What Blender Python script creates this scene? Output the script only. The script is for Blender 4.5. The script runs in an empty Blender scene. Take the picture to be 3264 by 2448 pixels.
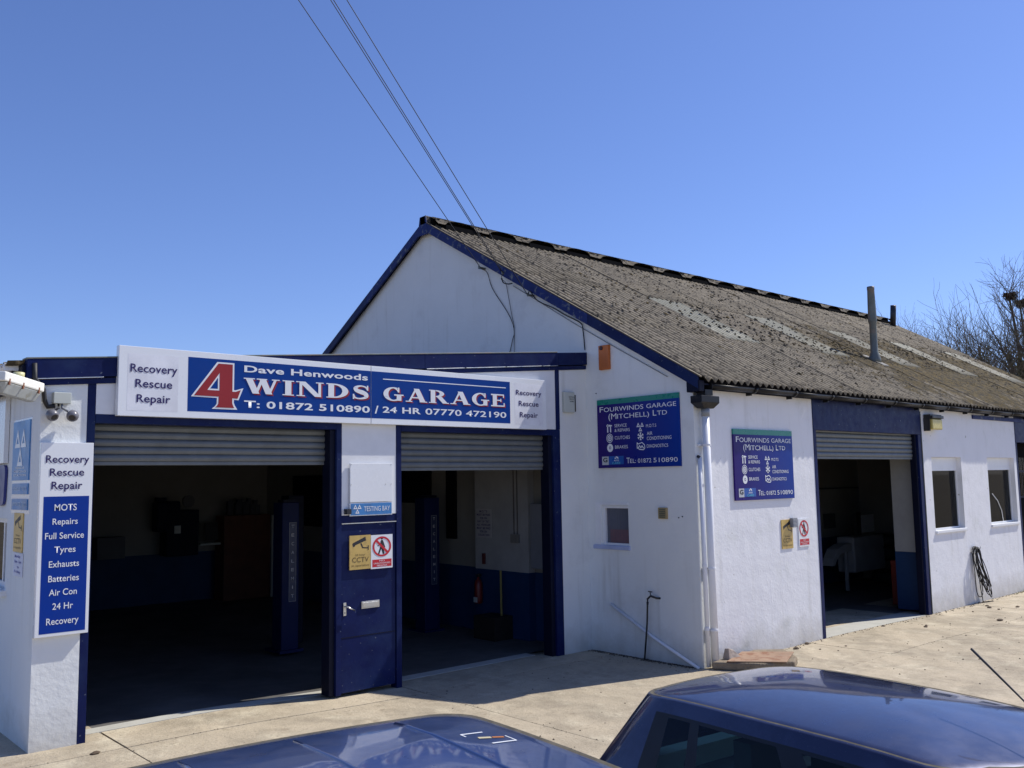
import bpy, math, random
from mathutils import Vector, Matrix
random.seed(7)
S = bpy.context.scene
COL = S.collection
rad = math.radians

# ------------------------------------------------------------------ camera
CAMP = Vector((-9.775, -7.334, 2.451)); YAW, PITCH, ROLL, F = 0.73058, 0.10431, -0.01645, 2904.43
fw = Vector((math.sin(YAW)*math.cos(PITCH), math.cos(YAW)*math.cos(PITCH), math.sin(PITCH)))
rt = Vector((math.cos(YAW), -math.sin(YAW), 0)); up = rt.cross(fw)
r2 = rt*math.cos(ROLL)+up*math.sin(ROLL); u2 = -rt*math.sin(ROLL)+up*math.cos(ROLL)
cd = bpy.data.cameras.new('camera'); cam = bpy.data.objects.new('camera', cd); COL.objects.link(cam)
m = Matrix((r2, u2, -fw)).transposed().to_4x4(); m.translation = CAMP; cam.matrix_world = m
cd.sensor_width = 36; cd.lens = 36*F/3264; cd.clip_start = .05; cd.clip_end = 3000
S.camera = cam
# ------------------------------------------------------------------ light
TOSUN = Vector((.83, -.225, 1.0)).normalized()
W = bpy.data.worlds.new('World'); S.world = W; W.use_nodes = True
nt = W.node_tree; sky = nt.nodes.new('ShaderNodeTexSky'); sky.sky_type = 'NISHITA'; sky.sun_disc = False
sky.sun_elevation = math.asin(TOSUN.z); sky.sun_rotation = math.atan2(TOSUN.x, TOSUN.y)
sky.altitude = 0; sky.air_density = 1.0; sky.dust_density = .3; sky.ozone_density = 3.0
tint = nt.nodes.new('ShaderNodeMix'); tint.data_type = 'RGBA'; tint.blend_type = 'MULTIPLY'; tint.inputs[0].default_value = 1
tint.inputs[7].default_value = (.73, .80, 1.13, 1); nt.links.new(sky.outputs[0], tint.inputs[6]); nt.links.new(tint.outputs[2], nt.nodes['Background'].inputs[0]); nt.nodes['Background'].inputs[1].default_value = 0.13
sl = bpy.data.lights.new('sun', 'SUN'); sl.energy = 5.0; sl.angle = rad(.53); sl.color = (1, .955, .875)
so = bpy.data.objects.new('sun', sl); COL.objects.link(so); so.location = (10, -5, 20)
so.rotation_euler = (-TOSUN).to_track_quat('-Z', 'Y').to_euler()
S.view_settings.view_transform = 'Standard'; S.view_settings.look = 'None'
S.view_settings.exposure = 0.0; S.view_settings.gamma = 1; S.view_settings.use_curve_mapping = False
S.cycles.max_bounces = 8; S.cycles.sample_clamp_indirect = 6

# ------------------------------------------------------------------ materials
MATS = {}
def mat(name, col, rough=.6, metal=0., var=.12, vs=2.5, bump=0., bs=30., col2=None, c2scale=1., c2lo=.5, c2hi=.6,
        coat=0., spec=.5, fine=0., objvar=0., c3=None, c3scale=60., c3lo=.62, c3hi=.68, bump2=0., bs2=4., valley=0., moss=0., foot=0., streak=0., stain=0.):
    if name in MATS: return MATS[name]
    M = bpy.data.materials.new(name); M.use_nodes = True; MATS[name] = M
    t = M.node_tree; N = t.nodes; L = t.links; P = N['Principled BSDF']
    P.inputs['Roughness'].default_value = rough; P.inputs['Metallic'].default_value = metal
    P.inputs['Coat Weight'].default_value = coat; P.inputs['Coat Roughness'].default_value = .06 if not name.endswith('car_paint') else .045
    P.inputs['Specular IOR Level'].default_value = spec
    g = N.new('ShaderNodeNewGeometry')
    def noise(sc, det=5, ro=.6):
        n = N.new('ShaderNodeTexNoise'); n.inputs['Scale'].default_value = sc; n.inputs['Detail'].default_value = det
        n.inputs['Roughness'].default_value = ro; L.new(g.outputs['Position'], n.inputs['Vector']); return n.outputs['Fac']
    def rng(src, a, b, c, d):
        n = N.new('ShaderNodeMapRange'); n.inputs[1].default_value = a; n.inputs[2].default_value = b
        n.inputs[3].default_value = c; n.inputs[4].default_value = d; L.new(src, n.inputs[0]); return n.outputs[0]
    def mix(f, a, b, mode='MIX'):
        n = N.new('ShaderNodeMix'); n.data_type = 'RGBA'; n.blend_type = mode
        if isinstance(f, float): n.inputs[0].default_value = f
        else: L.new(f, n.inputs[0])
        for i, v in ((6, a), (7, b)):
            if isinstance(v, tuple): n.inputs[i].default_value = (*v, 1)
            else: L.new(v, n.inputs[i])
        return n.outputs[2]
    c = tuple(col)
    out = mix(rng(noise(vs), .3, .7, 0, 1), tuple(x*(1-var) for x in c), tuple(min(1, x*(1+var)) for x in c))
    if col2: out = mix(rng(noise(c2scale, 8, .65), c2lo, c2hi, 0, 1), out, tuple(col2))
    if c3: out = mix(rng(noise(c3scale, 3, .5), c3lo, c3hi, 0, 1), out, tuple(c3))
    if fine: out = mix(rng(noise(90, 2), .35, .65, 0, fine), out, (.02, .02, .018))
    if stain:
        out = mix(rng(noise(.9, 9, .75), .47, .62, 0, stain), out, (.27, .225, .16)); out = mix(rng(noise(3.1, 6, .7), .60, .70, 0, stain*.8), out, (.20, .155, .10))
        out = mix(rng(noise(140, 2, .5), .60, .75, 0, .5), out, (.72, .66, .52))
    if foot or streak:
        sp = N.new('ShaderNodeSeparateXYZ'); L.new(g.outputs['Position'], sp.inputs[0])
        def mth(op, a, b):
            n = N.new('ShaderNodeMath'); n.operation = op
            for i, v in ((0, a), (1, b)):
                if isinstance(v, (int, float)): n.inputs[i].default_value = v
                else: L.new(v, n.inputs[i])
            return n.outputs[0]
        hgt = mth('ADD', sp.outputs[2], mth('MULTIPLY', noise(3.5, 7, .7), -.75))
        out = mix(rng(hgt, -.42, .06, foot, 0), out, (.40, .37, .30))
        mp = N.new('ShaderNodeMapping'); mp.inputs['Scale'].default_value = (1, 1, .07); L.new(g.outputs['Position'], mp.inputs[0])
        ns = N.new('ShaderNodeTexNoise'); ns.inputs['Scale'].default_value = 7; ns.inputs['Detail'].default_value = 6; L.new(mp.outputs[0], ns.inputs['Vector'])
        out = mix(mth('MULTIPLY', rng(ns.outputs['Fac'], .56, .72, 0, streak), rng(noise(.8), .4, .6, 0, 1)), out, (.46, .45, .40))
    if moss:
        sp = N.new('ShaderNodeSeparateXYZ'); L.new(g.outputs['Position'], sp.inputs[0])
        def mul(a, b, op='MULTIPLY'):
            n = N.new('ShaderNodeMath'); n.operation = op; L.new(a, n.inputs[0]); L.new(b, n.inputs[1]); return n.outputs[0]
        f = mul(mul(rng(sp.outputs[0], 4.5, 9.0, .12, 1), rng(sp.outputs[1], 3.6, 2.3, .15, 1)), rng(sp.outputs[1], -.3, 1.5, .50, 1))
        msk = rng(mul(f, rng(noise(1.7, 8, .75), .25, .75, -.65, .65), 'ADD'), .34, .62, 0, moss)
        out = mix(msk, out, mix(rng(noise(9, 8, .7), .40, .60, 0, 1), (.034, .026, .014), (.150, .100, .022)))
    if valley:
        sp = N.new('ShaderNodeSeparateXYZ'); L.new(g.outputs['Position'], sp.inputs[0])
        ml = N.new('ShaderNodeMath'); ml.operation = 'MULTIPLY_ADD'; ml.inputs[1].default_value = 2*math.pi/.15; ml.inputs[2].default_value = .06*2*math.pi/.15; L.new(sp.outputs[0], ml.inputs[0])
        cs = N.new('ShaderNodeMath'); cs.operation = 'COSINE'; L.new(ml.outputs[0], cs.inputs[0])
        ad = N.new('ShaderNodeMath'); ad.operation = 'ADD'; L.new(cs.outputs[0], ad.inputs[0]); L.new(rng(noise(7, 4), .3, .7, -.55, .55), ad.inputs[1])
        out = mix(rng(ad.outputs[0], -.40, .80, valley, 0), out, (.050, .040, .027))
    if objvar:
        oi = N.new('ShaderNodeObjectInfo'); v = rng(oi.outputs['Random'], 0, 1, 1-objvar, 1+objvar)
        h = N.new('ShaderNodeHueSaturation'); L.new(v, h.inputs['Value']); L.new(out, h.inputs['Color']); out = h.outputs[0]
    L.new(out, P.inputs['Base Color'])
    if bump or bump2:
        b = N.new('ShaderNodeBump'); b.inputs['Strength'].default_value = 1; b.inputs['Distance'].default_value = bump or .001
        L.new(noise(bs, 6, .6), b.inputs['Height']); nrm = b.outputs[0]
        if bump2:
            b2 = N.new('ShaderNodeBump'); b2.inputs['Distance'].default_value = bump2
            L.new(noise(bs2, 3, .5), b2.inputs['Height']); L.new(nrm, b2.inputs['Normal']); nrm = b2.outputs[0]
        L.new(nrm, P.inputs['Normal'])
    rr = rng(noise(vs*3), .3, .7, max(0, rough-.08), min(1, rough+.08)); L.new(rr, P.inputs['Roughness'])
    return M
def glass(name, tint, refl=.9, opac=0., dark=(.01, .01, .01)):
    M = bpy.data.materials.new(name); M.use_nodes = True; t = M.node_tree; N = t.nodes; L = t.links
    N.remove(N['Principled BSDF']); o = N['Material Output']
    tr = N.new('ShaderNodeBsdfTransparent'); tr.inputs[0].default_value = (*tint, 1)
    gl = N.new('ShaderNodeBsdfGlossy'); gl.inputs['Roughness'].default_value = .03; gl.inputs[0].default_value = (refl,)*3+(1,)
    df = N.new('ShaderNodeBsdfDiffuse'); df.inputs[0].default_value = (*dark, 1)
    m1 = N.new('ShaderNodeMixShader'); m1.inputs[0].default_value = opac; L.new(tr.outputs[0], m1.inputs[1]); L.new(df.outputs[0], m1.inputs[2])
    fr = N.new('ShaderNodeFresnel'); fr.inputs[0].default_value = 1.5
    m2 = N.new('ShaderNodeMixShader'); L.new(fr.outputs[0], m2.inputs[0]); L.new(m1.outputs[0], m2.inputs[1]); L.new(gl.outputs[0], m2.inputs[2])
    L.new(m2.outputs[0], o.inputs[0]); MATS[name] = M; return M

white = mat('white_render', (.76, .78, .77), .8, var=.03, vs=1.3, bump=.004, bs=26, bump2=.012, bs2=3.5, col2=(.66, .67, .66), c2scale=1.1, c2lo=.56, c2hi=.72, foot=.55, streak=.35)
white_rough = mat('rough_white_render', (.81, .81, .82), .8, var=.03, vs=2, bump=.0035, bs=26, bump2=.009, bs2=4, col2=(.70, .71, .69), c2scale=1.6, c2lo=.56, c2hi=.72, foot=.6, streak=.3, c3=(.5, .49, .45), c3scale=11, c3lo=.70, c3hi=.73)
dirty = mat('dirty_wall_foot', (.42, .40, .36), .9, var=.2, vs=9, bump=.01, bs=20)
whitepaint = mat('white_gloss_paint', (.78, .79, .80), .4, var=.04, vs=5, bump=.001, bs=40)
navy = mat('navy_blue_paint', (.005, .011, .068), .45, spec=.14, var=.18, vs=3, bump=.0015, bs=25, c3=(.10, .12, .16), c3scale=28, c3lo=.70, c3hi=.73, col2=(.012, .024, .085), c2scale=2.2, c2lo=.45, c2hi=.65)
navy_worn = mat('worn_navy_paint', (.010, .022, .12), .55, spec=.2, var=.2, vs=4, bump=.002, bs=30, col2=(.16, .18, .19), c2scale=9, c2lo=.55, c2hi=.66)
navy_dk = mat('dark_navy_steel', (.003, .005, .020), .55, spec=.2, var=.2)
signwhite = mat('white_sign_panel', (.80, .82, .84), .25, var=.015, vs=2, coat=.3)
signblue = mat('blue_sign_vinyl', (.001, .040, .24), .35, var=.05, spec=.2)
signblue2 = mat('royal_blue_sign_vinyl', (.003, .036, .28), .35, var=.05, spec=.2)
signred = mat('red_sign_vinyl', (.30, .03, .035), .4, var=.05, spec=.2)
purple = mat('purple_lettering', (.020, .008, .10), .4, var=.05)
letter = mat('white_lettering', (.78, .80, .82), .35, var=.02)
lblack = mat('black_lettering', (.02, .02, .025), .5, var=.05)
green = mat('green_sign_band', (.01, .22, .17), .3, var=.05)
motblue = mat('light_blue_sign', (.05, .22, .52), .35, var=.06, col2=(.05, .18, .42), c2scale=3)
gold = mat('gold_sign', (.58, .40, .12), .35, var=.12, vs=6, metal=.0, col2=(.48, .33, .11), c2scale=8)
brown = mat('brown_lettering', (.10, .06, .02), .5)
red = mat('red_print', (.55, .015, .03), .35, var=.06)
orange = mat('faded_orange_plastic', (.50, .14, .03), .55, var=.12, vs=5)
grey_slat = mat('galvanised_shutter', (.15, .165, .17), .55, metal=.2, var=.12, vs=6)
steel = mat('brushed_steel', (.62, .62, .60), .3, metal=1., var=.08)
galv = mat('galvanised_steel', (.15, .165, .15), .5, metal=.35, var=.2, vs=6, col2=(.20, .17, .14), c2scale=5)
black = mat('black_plastic', (.018, .018, .02), .45, var=.2)
gutterb = mat('black_gutter_plastic', (.012, .012, .014), .42, var=.3, vs=6, spec=.25)
rubber = mat('black_rubber', (.02, .02, .02), .7, var=.2)
greyp = mat('grey_plastic', (.22, .23, .25), .5, var=.1)
domeg = mat('grey_dome_plastic', (.16, .16, .18), .28, var=.1)
cream = mat('cream_plastic', (.52, .55, .50), .5, var=.06)
upvc = mat('white_pipe_plastic', (.76, .77, .80), .35, var=.04, vs=4, col2=(.62, .62, .62), c2scale=3, c2lo=.6, c2hi=.75)
diffus = mat('weathered_diffuser', (.42, .44, .42), .4, var=.15, vs=9, col2=(.22, .20, .13), c2scale=6, c2lo=.55, c2hi=.7)
yellow = mat('aged_yellow_lens', (.55, .45, .12), .3, var=.12, vs=12)
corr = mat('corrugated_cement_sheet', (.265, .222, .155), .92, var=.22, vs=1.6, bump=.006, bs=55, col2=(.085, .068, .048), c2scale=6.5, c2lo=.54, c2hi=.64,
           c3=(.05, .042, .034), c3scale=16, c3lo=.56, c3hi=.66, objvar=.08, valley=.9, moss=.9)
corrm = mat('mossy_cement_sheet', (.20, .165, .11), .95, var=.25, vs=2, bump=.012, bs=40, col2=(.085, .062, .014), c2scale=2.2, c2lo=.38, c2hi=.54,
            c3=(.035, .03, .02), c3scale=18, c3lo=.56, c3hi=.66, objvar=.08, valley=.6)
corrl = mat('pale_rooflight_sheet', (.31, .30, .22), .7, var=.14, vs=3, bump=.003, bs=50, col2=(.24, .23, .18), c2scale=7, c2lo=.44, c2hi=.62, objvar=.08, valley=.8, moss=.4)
ridgem = mat('lichened_ridge_tile', (.115, .095, .066), .95, var=.45, vs=9, bump=.03, bs=22, col2=(.34, .30, .23), c2scale=14, c2lo=.60, c2hi=.68, c3=(.02, .018, .015), c3scale=11, c3lo=.52, c3hi=.6)
mossm = mat('dark_moss', (.046, .034, .020), .98, var=.5, vs=12, bump=.01, bs=60, col2=(.11, .072, .018), c2scale=1.6, c2lo=.45, c2hi=.6)
conc = mat('yard_concrete', (.45, .378, .268), .9, var=.14, vs=.8, bump=.008, bs=45, col2=(.60, .53, .385), c2scale=1.9, c2lo=.52, c2hi=.72,
           c3=(.30, .24, .17), c3scale=34, c3lo=.60, c3hi=.70, objvar=.05, bump2=.03, bs2=3, stain=.75)
thrm = mat('pale_threshold_concrete', (.46, .45, .40), .85, var=.1, vs=4, bump=.003, bs=40)
groundm = mat('ground_earth', (.34, .29, .21), .95, var=.2, vs=.5, bump=.02, bs=12)
joint = mat('joint_dirt', (.10, .08, .055), 1., var=.3, vs=8)
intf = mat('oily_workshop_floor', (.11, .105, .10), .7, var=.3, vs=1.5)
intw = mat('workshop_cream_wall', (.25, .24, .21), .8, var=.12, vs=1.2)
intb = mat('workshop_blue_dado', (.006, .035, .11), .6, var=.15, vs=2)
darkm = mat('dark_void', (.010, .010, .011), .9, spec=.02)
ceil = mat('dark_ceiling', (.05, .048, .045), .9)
wood = mat('brown_cabinet_wood', (.12, .040, .018), .5, var=.2, vs=4)
rustm = mat('rusty_steel_plate', (.30, .19, .12), .8, var=.2, vs=4, bump=.002, bs=30, col2=(.22, .10, .05), c2scale=7)
stonem = mat('rough_concrete_block', (.24, .19, .13), .95, var=.25, vs=9, bump=.02, bs=24)
brickm = mat('broken_block', (.36, .30, .25), .95, var=.25, vs=14, bump=.01, bs=30)
barkm = mat('bare_bark', (.12, .095, .072), .9, var=.35, vs=3, col2=(.10, .10, .05), c2scale=1.2)
nestm = mat('twig_nest', (.055, .030, .018), 1., var=.3)
tgreen = mat('green_weed', (.07, .12, .02), .8, var=.3, vs=20)
cabm = mat('black_cable', (.015, .015, .017), .6)
paint1 = mat('mid_blue_car_paint', (.052, .090, .23), .34, metal=.4, col2=(.09, .12, .24), c2scale=1.5, var=.05, vs=3, coat=1., c3=(.10, .12, .20), c3scale=160, c3lo=.66, c3hi=.72)
paint2 = mat('dark_navy_car_paint', (.019, .022, .062), .34, metal=.35, col2=(.035, .040, .09), c2scale=1.7, var=.05, vs=3, coat=1., c3=(.10, .10, .13), c3scale=190, c3lo=.67, c3hi=.73)
trim = mat('black_car_trim', (.010, .010, .011), .5)
seam = mat('dusty_roof_channel', (.085, .075, .055), .8, var=.4, vs=12)
seatm = mat('grey_seat_fabric', (.06, .06, .065), .9)
carglass = glass('green_tinted_car_glass', (.68, .92, .80), refl=.6)
winglass = glass('window_glass', (.72, .76, .76), refl=.35, opac=.1, dark=(.02, .025, .03))
alloy = mat('alloy_wheel', (.4, .4, .42), .35, metal=.9)
redlens = mat('red_lamp_lens', (.35, .01, .01), .2, coat=1.)
def gradmat(name, a, b, axis=0):
    M = mat(name, a, .35, var=.0, spec=.2); t = M.node_tree; N = t.nodes; L = t.links
    tc = N.new('ShaderNodeTexCoord'); sp = N.new('ShaderNodeSeparateXYZ'); L.new(tc.outputs['Generated'], sp.inputs[0])
    mx = N.new('ShaderNodeMix'); mx.data_type = 'RGBA'; mx.inputs[6].default_value = (*a, 1); mx.inputs[7].default_value = (*b, 1)
    L.new(sp.outputs[axis], mx.inputs[0]); L.new(mx.outputs[2], N['Principled BSDF'].inputs['Base Color']); return M

# ------------------------------------------------------------------ mesh builder
class MB:
    def __init__(s): s.v = []; s.f = []; s.m = []; s.mi = 0
    def add(s, vs, fs):
        b = len(s.v); s.v += [tuple(p) for p in vs]
        for f in fs: s.f.append([b+i for i in f]); s.m.append(s.mi)
        return s
    def box(s, x0, x1, y0, y1, z0, z1):
        x0, x1 = min(x0, x1), max(x0, x1); y0, y1 = min(y0, y1), max(y0, y1); z0, z1 = min(z0, z1), max(z0, z1)
        return s.add([(x0,y0,z0),(x1,y0,z0),(x1,y1,z0),(x0,y1,z0),(x0,y0,z1),(x1,y0,z1),(x1,y1,z1),(x0,y1,z1)],
              [(3,2,1,0),(4,5,6,7),(0,1,5,4),(1,2,6,5),(2,3,7,6),(3,0,4,7)])
    def prism(s, pts, vec):
        n = len(pts); vec = Vector(vec); P = [Vector(p) for p in pts]
        nrm = Vector((0, 0, 0))
        for i in range(n): nrm += P[i].cross(P[(i+1) % n])
        a = list(range(n)); fs = [a, [n+i for i in reversed(a)]] if nrm.dot(vec) < 0 else [list(reversed(a)), [n+i for i in a]]
        for i in range(n):
            j = (i+1) % n; fs.append((i, j, n+j, n+i) if nrm.dot(vec) > 0 else (j, i, n+i, n+j))
        return s.add(P+[p+vec for p in P], fs)
    def tube(s, path, r, n=8, caps=True):
        P = [Vector(p) for p in path]; R = r if isinstance(r, (list, tuple)) else [r]*len(P)
        ref = Vector((0, 0, 1)); vs = []; 
        for i, p in enumerate(P):
            d = (P[min(i+1, len(P)-1)]-P[max(i-1, 0)]).normalized()
            if abs(d.dot(ref)) > .95: a = d.cross(Vector((1, 0, 0))).normalized()
            else: a = d.cross(ref).normalized()
            b = d.cross(a)
            vs += [p+(a*math.cos(2*math.pi*k/n)+b*math.sin(2*math.pi*k/n))*R[i] for k in range(n)]
        fs = []
        for i in range(len(P)-1):
            for k in range(n): fs.append((i*n+k, i*n+(k+1) % n, (i+1)*n+(k+1) % n, (i+1)*n+k))
        if caps: fs += [list(range(n))[::-1], [(len(P)-1)*n+k for k in range(n)]]
        return s.add(vs, fs)
    def lathe(s, c, prof, n=20, axis='Z'):
        vs = []; c = Vector(c)
        for r, h in prof:
            for k in range(n):
                a = 2*math.pi*k/n; x, y = r*math.cos(a), r*math.sin(a)
                vs.append(c+Vector({'Z': (x, y, h), 'Y': (x, h, y), 'X': (h, x, y)}[axis]))
        fs = [(i*n+k, i*n+(k+1) % n, (i+1)*n+(k+1) % n, (i+1)*n+k) for i in range(len(prof)-1) for k in range(n)]
        return s.add(vs, fs+[list(range(n))[::-1], [(len(prof)-1)*n+k for k in range(n)]])
    def build(s, name, mats, parent=None, smooth=False, bevel=0, label=None, kind=None):
        me = bpy.data.meshes.new(name)
        off = parent_origin(parent) if parent else Vector((0, 0, 0))
        me.from_pydata([tuple(Vector(p)-off) for p in s.v] if parent else s.v, [], s.f)
        for mm in (mats if isinstance(mats, (list, tuple)) else [mats]): me.materials.append(mm)
        if len(me.materials) > 1: me.polygons.foreach_set('material_index', s.m)
        if smooth: me.polygons.foreach_set('use_smooth', [True]*len(me.polygons))
        me.update(); o = bpy.data.objects.new(name, me); COL.objects.link(o)
        if parent: o.parent = parent
        if bevel:
            b = o.modifiers.new('bevel', 'BEVEL'); b.width = bevel; b.segments = 2; b.limit_method = 'ANGLE'
        if label: o['label'] = label
        if kind: o['kind'] = kind
        return o
def parent_origin(p):
    v = Vector((0, 0, 0))
    while p: v = v+p.location; p = p.parent
    return v
def tag(o, label=None, cat=None, group=None, kind=None):
    for k, v in (('label', label), ('category', cat), ('group', group), ('kind', kind)):
        if v: o[k] = v
    return o
def thing(name, label, cat, loc=(0, 0, 0), group=None):
    o = bpy.data.objects.new(name, None); COL.objects.link(o); o.location = loc; o.empty_display_size = .1
    return tag(o, label, cat, group)
def single(mb, name, mats, label, cat, group=None, **k):
    vs = [Vector(v) for v in mb.v]; n = len(vs)
    c = Vector((sum(v.x for v in vs)/n, sum(v.y for v in vs)/n, min(v.z for v in vs)))
    mb.v = [tuple(v-c) for v in vs]; o = mb.build(name, mats, None, **k); o.location = c
    return tag(o, label, cat, group)
def box(name, m, parent, *a, bevel=0, label=None): return MB().box(*a).build(name, m, parent, bevel=bevel, label=label)

class Fr:      # a vertical picture plane: u along the wall, v up, d out of the wall
    def __init__(s, o, u, n): s.o = Vector(o); s.u = Vector(u); s.n = Vector(n)
    def p(s, u, v, d=0.): return s.o+s.u*u+Vector((0, 0, v))+s.n*d
    def rect(s, mb, u0, u1, v0, v1, d0, d1):
        P = [s.p(u0, v0, d0), s.p(u1, v0, d0), s.p(u1, v1, d0), s.p(u0, v1, d0)]
        return mb.prism(P, s.n*(d1-d0))
    def poly(s, mb, pts, d0, d1): return mb.prism([s.p(a, b, d0) for a, b in pts], s.n*(d1-d0))
YA = 1.942
FA = Fr((0, YA, 0), (1, 0, 0), (0, -1, 0)); FC = Fr((0, 0, 0), (1, 0, 0), (0, -1, 0)); FG = Fr((0, 0, 0), (0, -1, 0), (-1, 0, 0))
FW = Fr((-7.39, 0, 0), (0, -1, 0), (-1, 0, 0))
def ring_poly(fr, mb, cu, cv, ru, rv, iu, iv, d0, d1, n=28, a0=0, a1=360):
    for k in range(n):
        a, b = rad(a0+(a1-a0)*k/n), rad(a0+(a1-a0)*(k+1)/n)
        q = [(cu+ru*math.cos(a), cv+rv*math.sin(a)), (cu+ru*math.cos(b), cv+rv*math.sin(b)), (cu+iu*math.cos(b), cv+iv*math.sin(b)), (cu+iu*math.cos(a), cv+iv*math.sin(a))]
        P = [fr.p(x, y, d1) for x, y in q]; mb.add(P, [(0, 1, 2, 3)])
def flat(fr, mb, pts, d): mb.add([fr.p(a, b, d) for a, b in pts], [list(range(len(pts)))])

# ------------------------------------------------------------------ lettering
_cap = {}
def curve_mesh(cv):
    o = bpy.data.objects.new('lettering_source', cv); COL.objects.link(o)
    dg = bpy.context.evaluated_depsgraph_get(); me = bpy.data.meshes.new_from_object(o.evaluated_get(dg))
    bpy.data.objects.remove(o); return me
def text_mesh(body, bold):
    cv = bpy.data.curves.new('lettering', 'FONT'); cv.body = body; cv.size = 1; cv.offset = bold; cv.resolution_u = 4; cv.fill_mode = 'FRONT'
    cv.space_character = 1.0+bold*2
    me = curve_mesh(cv); bpy.data.curves.remove(cv); return me
def text(fr, body, u0, u1, v0, v1, d, m, parent, bold=.0, name='lettering', skew=0.):
    """u0..u1 is the printed width, v0 the baseline, v1 the cap height"""
    if bold not in _cap:
        h = text_mesh('H', bold); _cap[bold] = (min(v.co.y for v in h.vertices), max(v.co.y for v in h.vertices))
    me = text_mesh(body, bold); c0, c1 = _cap[bold]
    xs = [v.co.x for v in me.vertices]; x0, x1 = min(xs), max(xs); sy = (v1-v0)/(c1-c0); off = parent_origin(parent)
    for v in me.vertices:
        a = u0+(v.co.x-x0)/(x1-x0)*(u1-u0); b = v0+(v.co.y-c0)*sy
        v.co = fr.p(a+skew*(b-v0), b, d)-off
    me.materials.clear(); me.materials.append(m); me.name = name
    o = bpy.data.objects.new(name, me); COL.objects.link(o); o.parent = parent; return o
def poly_curve(splines, offset=0.):
    cv = bpy.data.curves.new('outline', 'CURVE'); cv.dimensions = '2D'; cv.fill_mode = 'BOTH'; cv.offset = offset
    for pts in splines:
        s = cv.splines.new('POLY'); s.points.add(len(pts)-1); s.use_cyclic_u = True
        for q, p in zip(s.points, pts): q.co = (p[0], p[1], 0, 1)
    me = curve_mesh(cv); bpy.data.curves.remove(cv); return me
def place_flat(me, fr, fu, fv, d, m, parent, name='lettering'):
    off = parent_origin(parent)
    for v in me.vertices: v.co = fr.p(fu(v.co.x), fv(v.co.y), d)-off
    me.materials.clear(); me.materials.append(m); me.name = name
    o = bpy.data.objects.new(name, me); COL.objects.link(o); o.parent = parent; return o
# heavy wedge-serif capitals, drawn as strokes in a unit-high box
def stem(x0, y0, x1, y1, w): return [(x0-w/2, y0), (x0+w/2, y0), (x1+w/2, y1), (x1-w/2, y1)]
def srf(x, top, w, h=.085):
    y = 1-h if top else 0.
    return [(x-w/2, y+(.02 if top else 0)), (x-w/2, y+h), (x+w/2, y+h), (x+w/2, y+(.02 if top else 0))] if top else [(x-w/2, 0), (x+w/2, 0), (x+w/2, h-.02), (x-w/2, h-.02)]
def brush(pts, ws, n=9):
    out = []; P = [Vector((a, b)) for a, b in pts]; P = [P[0]*2-P[1]]+P+[P[-1]*2-P[-2]]
    c = []; w = []
    for i in range(1, len(P)-2):
        for k in range(n):
            t = k/n; a, b, cc, d = P[i-1:i+3]
            c.append(.5*((2*b)+(cc-a)*t+(2*a-5*b+4*cc-d)*t*t+(3*b-a-3*cc+d)*t**3)); w.append(ws[i-1]*(1-t)+ws[i]*t)
    c.append(P[-2]); w.append(ws[-1]); L = []; R = []
    for i, p in enumerate(c):
        d = (c[min(i+1, len(c)-1)]-c[max(i-1, 0)]).normalized(); q = Vector((-d.y, d.x))*w[i]/2
        L.append(p+q); R.append(p-q)
    for i in range(len(c)-1): out.append([tuple(L[i]), tuple(L[i+1]), tuple(R[i+1]), tuple(R[i])])
    return out
def bowl(cx, cy, rx, ry, ix, iy, a0, a1, n=14):
    o = []
    for k in range(n):
        a, b = rad(a0+(a1-a0)*k/n), rad(a0+(a1-a0)*(k+1)/n)
        o.append([(cx+rx*math.cos(a), cy+ry*math.sin(a)), (cx+rx*math.cos(b), cy+ry*math.sin(b)), (cx+ix*math.cos(b), cy+iy*math.sin(b)), (cx+ix*math.cos(a), cy+iy*math.sin(a))])
    return o
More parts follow.
